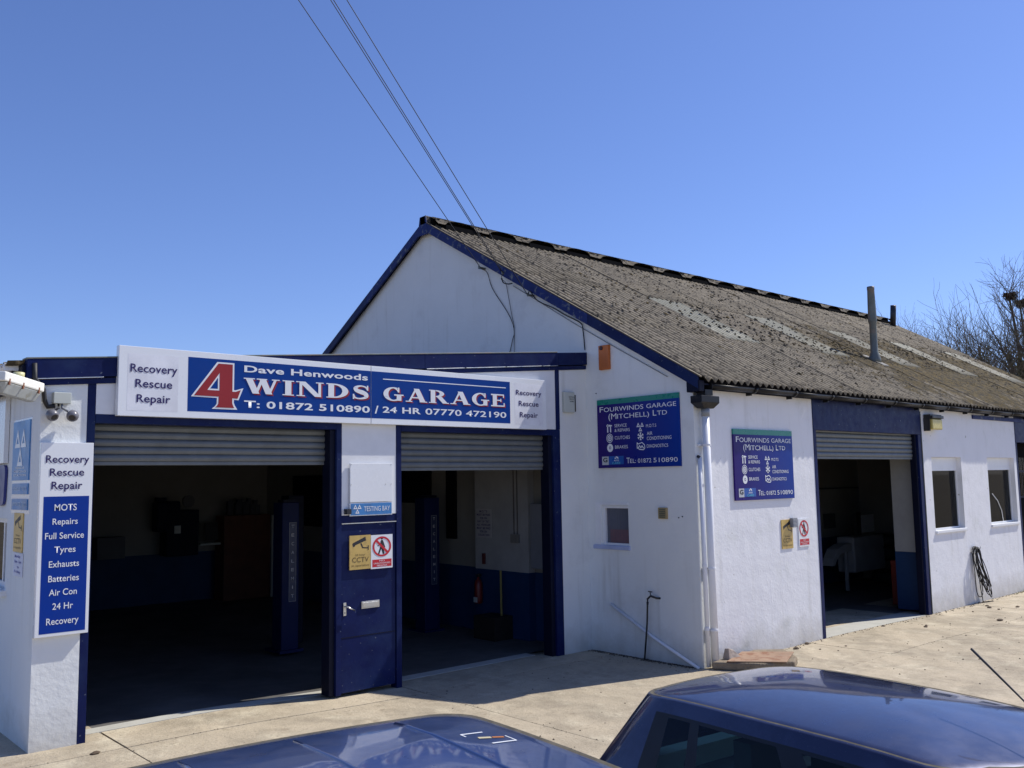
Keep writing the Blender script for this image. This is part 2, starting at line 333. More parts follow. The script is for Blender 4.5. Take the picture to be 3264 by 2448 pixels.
GL = {
 'W': (1.42, [stem(.18,1,.47,0,.27), stem(.47,0,.72,1,.12), stem(.72,1,.99,0,.27), stem(.99,0,1.26,1,.11), srf(.20,1,.44), srf(.70,1,.42), srf(1.26,1,.32)]),
 'I': (.52, [stem(.26,0,.26,1,.26), srf(.26,1,.48), srf(.26,0,.48)]),
 'N': (1.16, [stem(.17,0,.17,1,.12), stem(.22,1,.92,0,.30), stem(.99,0,.99,1,.12), srf(.16,1,.38), srf(.17,0,.36), srf(.99,1,.34)]),
 'D': (1.06, [stem(.24,0,.24,1,.26), srf(.20,1,.36), srf(.20,0,.36)]+bowl(.36,.5,.66,.5,.38,.41,-90,90)),
 'S': (.86, brush([(.75,.70),(.66,.88),(.42,.95),(.20,.82),(.26,.62),(.48,.51),(.66,.38),(.68,.16),(.42,.05),(.18,.10),(.10,.30)], [.07,.09,.10,.17,.25,.30,.25,.17,.10,.09,.07])+[stem(.76,.64,.76,1,.07), stem(.10,0,.10,.36,.07)]),
 'G': (1.10, bowl(.55,.5,.53,.51,.27,.42,62,322,22)+[stem(.84,.03,.84,.46,.25), [(.58,.40),(1.08,.40),(1.08,.49),(.58,.49)], stem(.82,.64,.82,1,.08)]+bowl(.52,.5,.36,.49,.28,.41,20,75,5)),
 'A': (1.16, [stem(.18,0,.56,1,.11), stem(.94,0,.58,1,.30), [(.30,.28),(.80,.28),(.78,.37),(.32,.37)], srf(.17,0,.36), srf(.96,0,.42)]),
 'R': (1.14, [stem(.24,0,.24,1,.26), srf(.20,1,.36), srf(.22,0,.42), stem(.95,0,.58,.52,.30), srf(1.0,0,.30)]+bowl(.40,.735,.48,.265,.22,.18,-90,90)),
 'E': (.92, [stem(.24,0,.24,1,.26), [(.0,.9),(.82,.9),(.82,1),(.0,1)], [(.0,0),(.86,0),(.86,.1),(0,.1)], [(.3,.46),(.62,.46),(.62,.55),(.3,.55)], stem(.79,.72,.79,1,.07), stem(.83,0,.83,.30,.07), stem(.62,.38,.62,.64,.06)]),
}
def serif_word(fr, word, u0, u1, v0, v1, d, m, parent, name='lettering'):
    tot = sum(GL[c][0]+.10 for c in word)-.10; sx = (u1-u0)/tot; sy = v1-v0; mb = MB(); x = 0; i = 0
    for c in word:
        for q in GL[c][1]:
            a = sum(q[j][0]*q[(j+1) % 4][1]-q[(j+1) % 4][0]*q[j][1] for j in range(4))
            q2 = q if a > 0 else q[::-1]
            mb.add([fr.p(u0+(x+p[0])*sx, v0+p[1]*sy, d+(i % 12)*.00012) for p in q2], [(0, 1, 2, 3)]); i += 1
        x += GL[c][0]+.10
    return mb.build(name, m, parent)

# ------------------------------------------------------------------ ground
def sst(t): t = max(0, min(1, t)); return t*t*(3-2*t)
def gz(x, y): return .065*sst((-3.4-x)/2.6)*sst((y+3)/3) - .035*sst((x-3)/4)
def grid_mesh(name, xs, ys, zf, m, parent=None, smooth=True, thick=0):
    mb = MB(); nx, ny = len(xs), len(ys)
    mb.v = [(x, y, zf(x, y)) for y in ys for x in xs]
    mb.f = [(j*nx+i, j*nx+i+1, (j+1)*nx+i+1, (j+1)*nx+i) for j in range(ny-1) for i in range(nx-1)]
    if thick:
        ring = [(i, 0) for i in range(nx)]+[(nx-1, j) for j in range(1, ny)]+[(i, ny-1) for i in range(nx-2, -1, -1)]+[(0, j) for j in range(ny-2, 0, -1)]
        b = len(mb.v); mb.v += [(mb.v[j*nx+i][0], mb.v[j*nx+i][1], mb.v[j*nx+i][2]-thick) for i, j in ring]; n = len(ring)
        mb.f += [(b+k, b+(k+1) % n, ring[(k+1) % n][1]*nx+ring[(k+1) % n][0], ring[k][1]*nx+ring[k][0]) for k in range(n)]
    mb.m = [0]*len(mb.f); return mb.build(name, m, parent, smooth=smooth and not thick)
def lin(a, b, n): return [a+(b-a)*i/n for i in range(n+1)]
GX = [-900, -300, -100, -40]+lin(-20, 24, 44)+[40, 100, 300, 900]; GY = [-900, -300, -100, -40]+lin(-16, 16, 32)+[40, 100, 300, 900]
g = grid_mesh('ground', GX, GY, lambda x, y: gz(x, y)-.03, groundm); g['kind'] = 'structure'
yard = bpy.data.objects.new('yard', None); COL.objects.link(yard); yard['kind'] = 'structure'
JX = [-14, -10.3, -6.68, -3.3, -.35, 2.55, 5.35, 8.3, 11.3, 14.5, 18]
JY = [-15, -11.4, -7.8, -4.3, -1.25, 1.5]
for i in range(len(JX)-1):
    for j in range(len(JY)-1):
        ja, jb = (.008 if i == 2 else .002), (.008 if i == 1 else .002); x0, x1, y0, y1 = JX[i]+ja, JX[i+1]-jb, JY[j]+.002, JY[j+1]-.002
        dz = random.uniform(-.003, .003)
        grid_mesh('concrete_slab', lin(x0, x1, 8), lin(y0, y1, 8), lambda x, y: gz(x, y)+dz, conc, yard, thick=.02)
for x0, x1 in ((-10.3, -6.687), (-6.673, -3.307), (-3.293, -.02)):     # strip in front of and into the bays
    grid_mesh('concrete_slab', lin(x0+.004, x1-.004, 8), lin(1.507, 2.22 if x0 > -7 else 13, 6), lambda x, y: gz(x, y), conc, yard, thick=.02)
grid_mesh('joint_filling', lin(-14, 18, 40), lin(-15, 2.2, 20), lambda x, y: gz(x, y)-.012, joint, yard)
grid_mesh('threshold_strip', lin(-6.88, -.86, 10), [2.224, 2.30, 2.42], lambda x, y: gz(x, y)+.004, thrm, yard, thick=.03)
grid_mesh('threshold_strip', lin(3.04, 6.44, 8), [.007, .2, .47], lambda x, y: gz(x, y)+.004, thrm, yard, thick=.03)
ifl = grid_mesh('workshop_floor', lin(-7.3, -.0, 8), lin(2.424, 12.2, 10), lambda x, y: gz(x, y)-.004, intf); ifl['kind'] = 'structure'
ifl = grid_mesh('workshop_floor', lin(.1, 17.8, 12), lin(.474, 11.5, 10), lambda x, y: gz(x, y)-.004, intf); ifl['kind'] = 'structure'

# ------------------------------------------------------------------ annex (flat roofed, two bays)
A = thing('annex_building', 'low white flat-roofed annex with navy fascia and two open workshop bays', 'building', (-3.7, 7, 0))
T = lambda x: 3.64+.089*(x+7.53)          # top of the sloping fascia
TB = lambda x: T(x)-.25
def wall_slab(mb, u0, u1, v0, top, d=.2, fr=FA):
    fr.poly(mb, [(u0, v0), (u1, v0), (u1, top(u1) if callable(top) else top), (u0, top(u0) if callable(top) else top)], -d, 0)
mb = MB(); wall_slab(mb, -7.39, -6.98, 0, TB); mb.build('wall', white, A)
mb = MB(); wall_slab(mb, -6.90, -.64, 3.15, TB); wall_slab(mb, -4.15, -3.39, 2.065, 3.149); mb.build('wall', whitepaint, A)
mb = MB(); wall_slab(mb, -.56, -.0, 0, lambda x: T(x)-.255); mb.build('wall', white, A)
# west wall with window opening
mb = MB()
FW.rect(mb, -3.0, -YA-.2, 0, 3.44, -.2, 0); FW.rect(mb, -12.2, -4.3, 0, 3.44, -.2, 0); FW.rect(mb, -4.3, -3.0, 0, 1.44, -.2, 0); FW.rect(mb, -4.3, -3.0, 2.14, 3.44, -.2, 0)
mb.build('wall', white, A)
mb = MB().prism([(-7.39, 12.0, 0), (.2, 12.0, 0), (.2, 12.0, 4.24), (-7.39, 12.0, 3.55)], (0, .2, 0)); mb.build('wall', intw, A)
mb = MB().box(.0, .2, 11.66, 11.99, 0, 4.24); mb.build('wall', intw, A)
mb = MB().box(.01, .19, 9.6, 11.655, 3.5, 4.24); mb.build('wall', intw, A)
w = MB(); FW.rect(w, -4.3, -4.25, 1.44, 2.14, -.12, -.06); FW.rect(w, -3.05, -3.0, 1.44, 2.14, -.12, -.06); FW.rect(w, -4.25, -3.05, 1.44, 1.49, -.12, -.06); FW.rect(w, -4.25, -3.05, 2.09, 2.14, -.12, -.06); FW.rect(w, -3.4, -3.36, 1.49, 2.09, -.115, -.065)
wo = w.build('window', whitepaint, A); mb = MB(); FW.rect(mb, -4.25, -3.05, 1.49, 2.09, -.10, -.09); mb.build('pane', winglass, wo)
mb = MB(); FW.rect(mb, -4.36, -2.94, 1.37, 1.435, -.06, .06); mb.build('sill', whitepaint, wo, bevel=.01)
# navy framing
def abar(name, u0, u1, v0, v1, d0=-.12, d1=.006, m=navy, par=A, fr=FA, bev=.004):
    mb = MB(); fr.rect(mb, u0, u1, v0, v1, d0, d1); return mb.build(name, m, par, bevel=bev)
mb = MB(); wall_slab(mb, -6.978, -6.902, .03, TB, .22); o = mb.build('door_post', navy, A)
abar('lintel', -6.90, -4.222, 3.062, 3.148, -.2); abar('lintel', -3.31, -.702, 3.062, 3.148, -.2)
abar('shutter_guide', -4.29, -4.224, .04, 3.06, -.2, -.03, navy_dk); abar('door_post', -4.222, -4.152, .04, 3.148)
abar('door_post', -3.388, -3.312, .0, 3.148); abar('transom', -4.15, -3.39, 1.975, 2.063, -.1, -.004)
abar('shutter_guide', -.765, -.702, .0, 3.06, -.2, -.03, navy_dk); abar('door_post', -.70, -.562, .0, 3.148)
mb = MB(); FA.poly(mb, [(-.638, 3.15), (-.562, 3.15), (-.562, TB(-.56)), (-.638, TB(-.64))], -.1, .008); mb.build('door_post', navy, A)
# personnel door
door = MB(); FA.rect(door, -4.145, -3.395, .055, 1.965, -.05, -.012); door = door.build('door', navy, A, bevel=.004)
mb = MB(); FA.rect(mb, -4.143, -3.397, .665, .675, -.012, -.008); mb.build('panel_joint', navy_dk, door)
mb = MB(); FA.rect(mb, -3.88, -3.63, .975, 1.06, -.012, .004); lb = mb.build('letter_box', steel, door, bevel=.004)
mb = MB(); FA.rect(mb, -3.865, -3.645, .99, 1.045, .004, .009); mb.build('flap', steel, lb, bevel=.003)
mb = MB(); FA.rect(mb, -4.122, -4.082, .92, 1.07, -.012, .0); hd = mb.build('handle', steel, door, bevel=.003)
mb = MB().tube([FA.p(-4.10, 1.03, 0), FA.p(-4.10, 1.03, .045), FA.p(-4.06, 1.005, .055), FA.p(-4.0, .975, .05)], .009); mb.build('lever', steel, hd, smooth=True)
mb = MB(); FA.rect(mb, -4.106, -4.098, .945, .965, .0, .002); mb.build('keyhole', black, hd)
mb = MB(); FA.rect(mb, -4.15, -3.39, 1.965, 1.975, -.01, .006); mb.build('drip_strip', steel, A)
# roller shutters
def shutter(u0, u1, v0, v1, fr, parent, pitch=.0765, d=-.17):
    n = int(round((v1-v0)/pitch)); root = None; me = None
    bar = MB(); fr.rect(bar, u0, u1, v0, v0+.035, d-.02, d+.015); sh = bar.build('roller_shutter', grey_slat, parent, bevel=.004)
    prof = [(0, 0), (.012, .004), (.022, .02), (.026, .038), (.022, .056), (.012, .070), (0, .0765)]
    mb = MB(); 
    for a, b in zip(prof[:-1], prof[1:]):
        mb.add([fr.p(u0, v0+a[1], d+a[0]), fr.p(u1, v0+a[1], d+a[0]), fr.p(u1, v0+b[1], d+b[0]), fr.p(u0, v0+b[1], d+b[0])], [(0, 1, 2, 3)])
    s0 = mb.build('slat', grey_slat, sh, smooth=True); s0.location.z = .035
    for k in range(1, n):
        c = s0.copy(); COL.objects.link(c); c.parent = sh; c.location = (0, 0, .035+k*pitch)
    return sh
shutter(-6.90, -4.29, 2.655, 3.10, FA, A); shutter(-3.31, -.765, 2.58, 3.10, FA, A)
# fascia
def slopebar(name, x0, x1, a, b, y0, y1, m=navy, n=1):
    mb = MB(); mb.prism([(x0, y0, T(x0)+a), (x1, y0, T(x1)+a), (x1, y0, T(x1)+b), (x0, y0, T(x0)+b)], (0, y1-y0, 0)); return mb.build(name, m, A, bevel=.003)
for x0, x1 in ((-7.53, -6.6), (-6.597, -2.975), (-2.972, -.605), (-.602, -.004)):
    slopebar('fascia_board', x0, x1, -.185, -.004, YA-.045, YA+.08, navy if x0 > -7 else navy)
slopebar('soffit_board', -7.50, -.004, -.252, -.197, YA-.022, YA+.1)
slopebar('edge_trim', -7.54, -.62, -.003, .012, YA-.05, YA+.10, galv)
for x0, x1 in ((-7.45, -6.85), (-2.95, -2.33), (-2.31, -1.62), (-1.60, -.93), (-.91, -.62)):
    slopebar('drip_rail', x0, x1, -.196, -.186, YA-.052, YA+.02, steel)
# corrugated roof of the annex
mb = MB(); ys = lin(1.97, 12.2, 280); vs = []
for k, y in enumerate(ys):
    h = .022*math.cos(2*math.pi*(y-1.97)/.146)
    vs += [(-7.68, y, T(-7.68)-.03+h), (-.003, y, T(0)-.03+h)]
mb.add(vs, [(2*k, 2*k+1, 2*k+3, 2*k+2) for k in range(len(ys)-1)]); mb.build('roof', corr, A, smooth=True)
mb = MB(); mb.prism([(-7.5, 2.0, T(-7.5)-.075), (-.01, 2.0, T(0)-.075), (-.01, 2.0, T(0)-.11), (-7.5, 2.0, T(-7.5)-.11)], (0, 10.1, 0)); mb.build('ceiling', ceil, A)
# white gutter along the west eave
def half_gutter(path_axis, a0, a1, c, r, n=9):
    mb = MB(); vs = []
    for a in (a0, a1):
        for rr in (r, r-.006):
            for k in range(n):
                t = math.pi+math.pi*k/(n-1); vs.append((a, c[0]+rr*math.cos(t), c[1]+rr*math.sin(t)) if path_axis == 'X' else (c[0]+rr*math.cos(t), a, c[1]+rr*math.sin(t)))
    f = []
    for k in range(n-1):
        f += [(k, k+1, 2*n+k+1, 2*n+k), (n+k+1, n+k, 3*n+k, 3*n+k+1), (k+1, k, n+k, n+k+1), (2*n+k, 2*n+k+1, 3*n+k+1, 3*n+k)]
    f += [(0, 2*n, 3*n, n), (n-1, 2*n-1, 4*n-1, 3*n-1)]
    return mb.add(vs, f)
gt = half_gutter('Y', 2.1, 12.2, (-7.62, 3.60), .06).build('gutter', upvc, A, smooth=True)
MB().box(-7.68, -7.56, 2.08, 2.10, 3.54, 3.605).build('end_cap', upvc, gt)
mb = MB().prism([(-7.56, 1.95, T(-7.56)-.26), (-7.395, 1.95, T(-7.39)-.26), (-7.395, 1.95, T(-7.4)-.05), (-7.56, 1.95, T(-7.56)-.05)], (0, 10, 0)); mb.build('eaves_board', navy_dk, A)
# interior lining: cream over blue dado
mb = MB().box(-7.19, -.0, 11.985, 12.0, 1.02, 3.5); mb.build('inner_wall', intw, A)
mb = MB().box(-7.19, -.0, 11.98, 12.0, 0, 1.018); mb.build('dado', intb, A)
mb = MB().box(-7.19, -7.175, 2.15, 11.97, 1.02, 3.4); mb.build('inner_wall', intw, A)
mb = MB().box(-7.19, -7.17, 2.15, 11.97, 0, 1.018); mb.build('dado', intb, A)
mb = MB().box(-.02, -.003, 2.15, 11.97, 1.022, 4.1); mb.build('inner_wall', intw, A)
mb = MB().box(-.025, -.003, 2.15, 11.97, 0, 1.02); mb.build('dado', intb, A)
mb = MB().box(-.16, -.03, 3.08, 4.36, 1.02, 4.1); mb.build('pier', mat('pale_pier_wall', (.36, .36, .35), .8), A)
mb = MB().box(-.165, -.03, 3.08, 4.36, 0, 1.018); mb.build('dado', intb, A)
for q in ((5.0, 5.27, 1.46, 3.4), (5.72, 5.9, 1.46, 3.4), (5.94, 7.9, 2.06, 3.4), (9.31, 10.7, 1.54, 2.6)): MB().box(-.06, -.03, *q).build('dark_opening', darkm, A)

# ------------------------------------------------------------------ main building
B = thing('gabled_garage_building', 'long white garage with gable end and lichen-covered corrugated cement roof', 'building', (9, 6, 0))
LX, W2 = 17.9, 5.82
RZ = lambda y: 3.838+.570*(W2-abs(y-W2))      # sheet centre plane
WZ = lambda y: RZ(y)-.10
mb = MB()
xw = .2
def gp(mb, pts): mb.prism([(0, y, z) for y, z in pts], (xw, 0, 0))
gp(mb, [(0, 0), (1.18, 0), (1.18, WZ(1.18)), (0, WZ(0))]); gp(mb, [(1.18, 0), (1.67, 0), (1.67, 1.50), (1.18, 1.50)])
gp(mb, [(1.18, 2.06), (1.67, 2.06), (1.67, WZ(1.67)), (1.18, WZ(1.18))]); gp(mb, [(1.67, 0), (W2, 0), (W2, WZ(W2)), (1.67, WZ(1.67))])
gp(mb, [(W2, 0), (2*W2, 0), (2*W2, WZ(0)), (W2, WZ(W2))]); mb.build('gable_wall', white, B)
mb = MB()
for pts in ([(0, 0), (W2, 0), (W2, WZ(W2)), (0, WZ(0))], [(W2, 0), (2*W2, 0), (2*W2, WZ(0)), (W2, WZ(W2))]): mb.prism([(LX-.2, y, z) for y, z in pts], (.18, 0, 0))
mb.box(.2, LX-.2, 2*W2-.2, 2*W2, 0, 3.8); mb.build('rear_walls', white, B)
# front wall pieces
FT = 3.66
mb = MB(); FC.rect(mb, .2, 2.962, -.05, FT, -.2, 0); o = mb.build('front_wall', white_rough, B)
def sheared(u0, u1, v0, v1, d0, d1, m, name, par=B, bev=0): mb = MB(); FC.rect(mb, u0, u1, v0, v1, d0, d1); return mb.build(name, m, par, bevel=bev)
mb = MB()
for a, b, c, d in ((6.66, 7.02, -.05, FT), (8.31, 9.56, -.05, FT), (10.98, 11.12, -.05, FT), (7.02, 8.31, -.05, 1.38), (9.56, 10.98, -.05, 1.38), (7.02, 8.31, 2.73, FT), (9.56, 10.98, 2.73, FT)):
    FC.rect(mb, a, b, c, d, -.2, 0)
mb.build('front_wall', white_rough, B)
mb = MB(); FC.rect(mb, 13.6, LX-.21, -.05, FT, -.2, 0); mb.build('front_wall', white_rough, B)
sheared(2.964, 3.045, -.03, 3.13, -.16, .008, navy, 'door_post', bev=.004); sheared(6.52, 6.642, -.05, 3.13, -.10, .008, navy, 'door_post', bev=.004)
sheared(6.47, 6.518, -.05, 3.13, -.14, -.03, navy_dk, 'shutter_guide', bev=.004)
sheared(2.964, 6.642, 3.132, 3.60, -.18, .012, navy, 'lintel', bev=.004); sheared(11.122, 13.59, 3.06, 3.60, -.18, .012, navy, 'lintel', bev=.004)
sheared(11.122, 11.19, -.05, 3.058, -.15, .006, navy, 'door_post')
sheared(6.648, 6.664, -.03, 3.55, .0, .018, galv, 'corner_trim')
sheared(.02, LX-.05, 3.60, 3.74, .014, .034, navy_dk, 'fascia_board'); sheared(8.95, 11.9, 3.49, 3.565, .002, .03, navy_worn, 'batten')
shutter(3.047, 6.468, 2.69, 3.14, FC, B, d=-.11)
# dirty plinth marks where wall meets the yard
# windows of the front wall
def front_window(u0, u1, slats):
    w = MB(); d0, d1 = -.15, -.10
    FC.rect(w, u0, u1, 2.48, 2.728, d0, -.085)
    FC.rect(w, u0, u0+.03, 1.40, 2.48, d0, d1); FC.rect(w, u1-.03, u1, 1.40, 2.48, d0, d1); FC.rect(w, u0+.03, u1-.03, 1.40, 1.43, d0, d1)
    wo = w.build('window', whitepaint, B, bevel=.003)
    mb = MB(); FC.rect(mb, u0+.03, u1-.03, 1.43, 2.48, -.13, -.12); mb.build('pane', winglass, wo)
    mb = MB(); FC.rect(mb, u0-.01, u1+.02, 1.345, 1.398, -.15, .035); mb.build('sill', whitepaint, wo, bevel=.008)
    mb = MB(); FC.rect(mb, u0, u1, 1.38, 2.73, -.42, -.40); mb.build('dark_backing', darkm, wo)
    if slats:
        for k in range(12):
            x = u0+.08+k*.1; mb = MB(); FC.rect(mb, x, x+.07, 1.45, 2.46, -.145-.01*(k % 2), -.14-.01*(k % 2)); mb.build('blind_slat', mat('dark_blind', (.30, .31, .33), .6), wo)
    return wo
front_window(7.02, 8.31, True); w2 = front_window(9.56, 10.98, False)
for q in ((9.7, 10.5, 1.45, 1.78, (.10, .11, .07)), (9.8, 10.2, 1.80, 1.98, (.16, .20, .15)), (10.3, 10.8, 1.92, 2.06, (.12, .16, .11))): mb = MB(); FC.rect(mb, q[0], q[1], q[2], q[3], -.17, -.145); mb.build('painted_reflection', mat('greenery_reflection_%d' % int(q[0]*10), q[4], .8), w2)  # greenish boxes painted as greenery reflected in this pane
MB().tube([FC.p(10.0, 2.0, -.11), FC.p(10.25, 1.85, -.108), FC.p(10.42, 1.65, -.108), FC.p(10.47, 1.44, -.106)], .008, 6).build('white_cord', whitepaint, w2, smooth=True)
# gable window
w = MB(); FG.rect(w, -1.67, -1.18, 2.02, 2.058, -.10, -.012); FG.rect(w, -1.67, -1.18, 1.502, 1.53, -.10, -.012); FG.rect(w, -1.67, -1.63, 1.53, 2.02, -.10, -.012); FG.rect(w, -1.195, -1.18, 1.53, 2.02, -.10, -.012)
gw = w.build('window', whitepaint, B); mb = MB(); FG.rect(mb, -1.63, -1.195, 1.53, 2.02, -.06, -.05); mb.build('pane', glass('grey_wired_glass', (.5, .5, .5), refl=.4, opac=.85, dark=(.15, .16, .20)), gw)  # pane mixed mostly with an opaque grey
mb = MB(); FG.rect(mb, -1.84, -1.16, 1.44, 1.498, -.05, .035); mb.build('sill', mat('blue_grey_sill', (.40, .46, .66), .6), gw, bevel=.008)
mb = MB(); FG.rect(mb, -1.80, -1.70, 1.50, 2.10, 0, .012); FG.rect(mb, -1.70, -1.18, 2.062, 2.10, 0, .012); mb.build('surround', whitepaint, gw)
mb = MB(); FG.rect(mb, -1.57, -1.20, 1.535, 1.72, -.0495, -.0485); mb.build('red_film', mat('dull_red_film', (.16, .085, .10), .5), gw)
mb = MB(); FG.rect(mb, -1.625, -1.20, 1.535, 2.018, -.09, -.085); mb.build('grey_blind', mat('dim_grey_blind', (.45, .48, .56), .9), gw)
for k in range(8): mb = MB(); FG.rect(mb, -1.58+k*.05, -1.578+k*.05, 1.53, 2.02, -.049, -.047); mb.build('mesh_wire', mat('fine_wire', (.09, .10, .12), .6), gw)
for k in range(9): mb = MB(); FG.rect(mb, -1.63, -1.195, 1.56+k*.055, 1.562+k*.055, -.0465, -.045); mb.build('mesh_wire', mat('fine_wire', (.09, .10, .12), .6), gw)
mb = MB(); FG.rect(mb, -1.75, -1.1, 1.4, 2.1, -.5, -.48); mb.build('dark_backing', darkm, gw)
# roof sheets ------------------------------------------------------------
CW, NP = 1.05, 7
def sheet_mesh(y0, y1, width=CW, lift=0., nseg=8, x_over=.05):
    mb = MB(); pts = []; nn = NP*nseg; ny = 3
    for j in range(ny+1):
        y = y0+(y1-y0)*j/ny
        for k in range(nn+1):
            x = width*k/nn; h = .027*math.cos(2*math.pi*k/nseg); z = RZ(y)+h+lift+.006*(1-j/ny)
            pts.append((x, y, z))
    fs = [(j*(nn+1)+k, j*(nn+1)+k+1, (j+1)*(nn+1)+k+1, (j+1)*(nn+1)+k) for j in range(ny) for k in range(nn)]
    # thickness at the lower edge
    b = len(pts); pts += [(p[0], p[1]+.004, p[2]-.012) for p in pts[:nn+1]]
    fs += [(k+1, k, b+k, b+k+1) for k in range(nn)]
    mb.add(pts, fs); return mb
rows = [(-.235, 1.72, .0), (1.60, 3.47, .007), (3.36, 5.80, .014)]
offB = parent_origin(B)
meshes = {}
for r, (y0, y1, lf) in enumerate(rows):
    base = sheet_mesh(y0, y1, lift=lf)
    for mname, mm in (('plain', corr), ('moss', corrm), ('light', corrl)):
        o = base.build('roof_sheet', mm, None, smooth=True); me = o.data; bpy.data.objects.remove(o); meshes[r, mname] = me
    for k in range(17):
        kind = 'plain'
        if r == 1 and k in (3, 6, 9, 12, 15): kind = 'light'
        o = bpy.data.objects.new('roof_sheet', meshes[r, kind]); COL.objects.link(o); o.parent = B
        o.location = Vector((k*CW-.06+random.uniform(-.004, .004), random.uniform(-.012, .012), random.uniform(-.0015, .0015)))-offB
        if kind == 'light': o['label'] = 'pale translucent rooflight sheet'
mb = MB(); vs = []; nn = 17*NP*4
for k in range(nn+1):
    x = -.06+17*CW*k/nn; h = .027*math.cos(2*math.pi*k/4); vs += [(x, W2+.02, RZ(W2)+h), (x, 2*W2+.2, RZ(-.2)+h)]
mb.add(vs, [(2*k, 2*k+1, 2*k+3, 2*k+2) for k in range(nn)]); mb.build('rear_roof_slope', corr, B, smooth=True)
mb = MB(); mb.prism([(.2, .2, 3.70), (.2, W2, RZ(W2)-.12), (.2, 2*W2-.2, 3.70)], (17.4, 0, 0)); mb.build('ceiling', ceil, B)
# ridge tiles with scalloped openings
def ridge_mesh():
    mb = MB(); nx = 20; prof = [(-.0, .085), (-.06, .076), (-.12, .050), (-.20, .008), (-.34, -.070)]; vs = []
    for i in range(nx+1):
        x = 1.03*i/nx; t = i/nx; arch = max(0, math.sin(math.pi*max(0, min(1, (t-.18)/.66))))**.35 if .18 < t < .84 else 0
        for s in (-1, 1):
            for q, (dy, dz) in enumerate(prof):
                e = {4: 1, 3: .35}.get(q, 0); vs.append((x, W2+s*-dy if s > 0 else W2+dy, RZ(W2)+dz+.03+(.055*arch*e)-(.0 if q < 4 else .045*(1-arch))))
    n = 5; fs = []
    for i in range(nx):
        a, b = i*10, (i+1)*10
        for q in range(4): fs += [(a+q, a+q+1, b+q+1, b+q), (a+5+q+1, a+5+q, b+5+q, b+5+q+1)]
    mb.add(vs, fs); return mb
o = ridge_mesh().build('ridge_tile', ridgem, None, smooth=True); rme = o.data; bpy.data.objects.remove(o)
for k in range(17):
    o = bpy.data.objects.new('ridge_tile', rme); COL.objects.link(o); o.parent = B
    o.location = Vector((k*1.038+random.uniform(-.01, .01)-.02, 0, random.uniform(-.005, .006)))-offB
    mb = MB().box(k*1.038+.17, k*1.038+.86, W2-.33, W2-.15, RZ(W2-.3)-.02, RZ(W2-.3)+.10); mb.build('ridge_slot_shade', darkm, B)  # dark box painted as the shade inside each slot
mb = MB().box(.0, 17.6, W2-.15, W2+.15, RZ(W2)-.08, RZ(W2)+.085); mb.build('ridge_sky_block', darkm, B)  # unseen dark block added so no sky shows under the tiles
mb = MB().box(-.118, .03, W2-.085, W2+.085, RZ(W2)-.06, RZ(W2)+.105); mb.build('ridge_end_cap', ridgem, B, bevel=.012)
# moss clumps and lichen crust
rnd = random.Random(3); mb = MB()
for k in range(34000):
    x = rnd.uniform(0, 17.7); y = rnd.uniform(-.15, 5.4)
    dens = .34+.95*math.exp(-((x-10)/4.5)**2-((y-1.6)/1.3)**2)+.25*math.exp(-((y-.3)/.8)**2)+.2*math.exp(-((y-5.1)/.4)**2)
    if rnd.random() > dens: continue
    kk = round((x+.06)/.15); x = -.06+.15*kk+(.075 if rnd.random() < .75 else 0)+rnd.uniform(-.02, .02)
    s = rnd.uniform(.008, .023)*(1.6 if rnd.random() < .07 else 1); hgt = .6*s; z = RZ(y)+.027*math.cos(2*math.pi*(x+.06)/.15)+(.02 if y > 1.65 else 0)-.004
    vs = []; n = 6; l = rnd.uniform(1, 2.2)
    for i in range(n):
        a = 2*math.pi*i/n+rnd.random(); q = rnd.uniform(.7, 1.2); xx, yy = s*q*math.cos(a), s*l*q*math.sin(a); vs.append((x+xx, y+yy, z+.570*yy-.006))
    vs += [(x+rnd.uniform(-.3, .3)*s, y, z+hgt)]
    mb.add(vs, [(i, (i+1) % n, n) for i in range(n)])
mb.build('moss', mossm, B, kind='stuff')
mb = MB(); rnd = random.Random(5)
for k in range(1500):
    x = rnd.uniform(-.1, 17.6); s = rnd.uniform(.012, .035); y = W2-rnd.uniform(-.05, .26); z = RZ(W2)+.115-.38*abs(W2-y)**1.1
    vs = [(x+s*math.cos(i*1.26+k), y+s*math.sin(i*1.26+k), z-.01) for i in range(5)]+[(x, y, z+s*.7)]
    mb.add(vs, [(i, (i+1) % 5, 5) for i in range(5)])
mb.build('lichen', ridgem, B, kind='stuff')
# bargeboards on both rakes of the gable, in lengths
def barge(y0, y1, mm):
    a = .02; mb = MB(); mb.prism([(-.115, y0, RZ(y0)-.155), (-.115, y1, RZ(y1)-.155), (-.115, y1, RZ(y1)+.012), (-.115, y0, RZ(y0)+.012)], (.035, 0, 0)); return mb.build('bargeboard', mm, B, bevel=.004)
for y0, y1, mm in ((-.17, 1.765, navy), (1.77, 3.69, navy_worn), (3.695, 5.80, navy_worn), (5.84, 7.7, navy_worn), (7.705, 9.7, navy), (9.705, 11.8, navy)): barge(y0, y1, mm)
mb = MB()
for y0, y1 in ((-.17, W2), (W2, 2*W2+.17)): mb.prism([(-.085, y0, RZ(y0)-.10), (-.085, y1, RZ(y1)-.10), (-.085, y1, RZ(y1)-.08), (-.085, y0, RZ(y0)-.08)], (.28, 0, 0))
mb.build('verge_soffit', navy_dk, B)
mb = MB().prism([(-.118, W2-.16, RZ(W2)-.25), (-.118, W2+.16, RZ(W2)-.25), (-.118, W2+.09, RZ(W2)+.10), (-.118, W2-.09, RZ(W2)+.10)], (.02, 0, 0)); mb.build('apex_plate', navy_worn, B, bevel=.004)
mb = MB().box(-.112, .0, -.19, .02, 3.55, 3.70); mb.build('eaves_box', navy_dk, B, bevel=.01)
mb = MB()
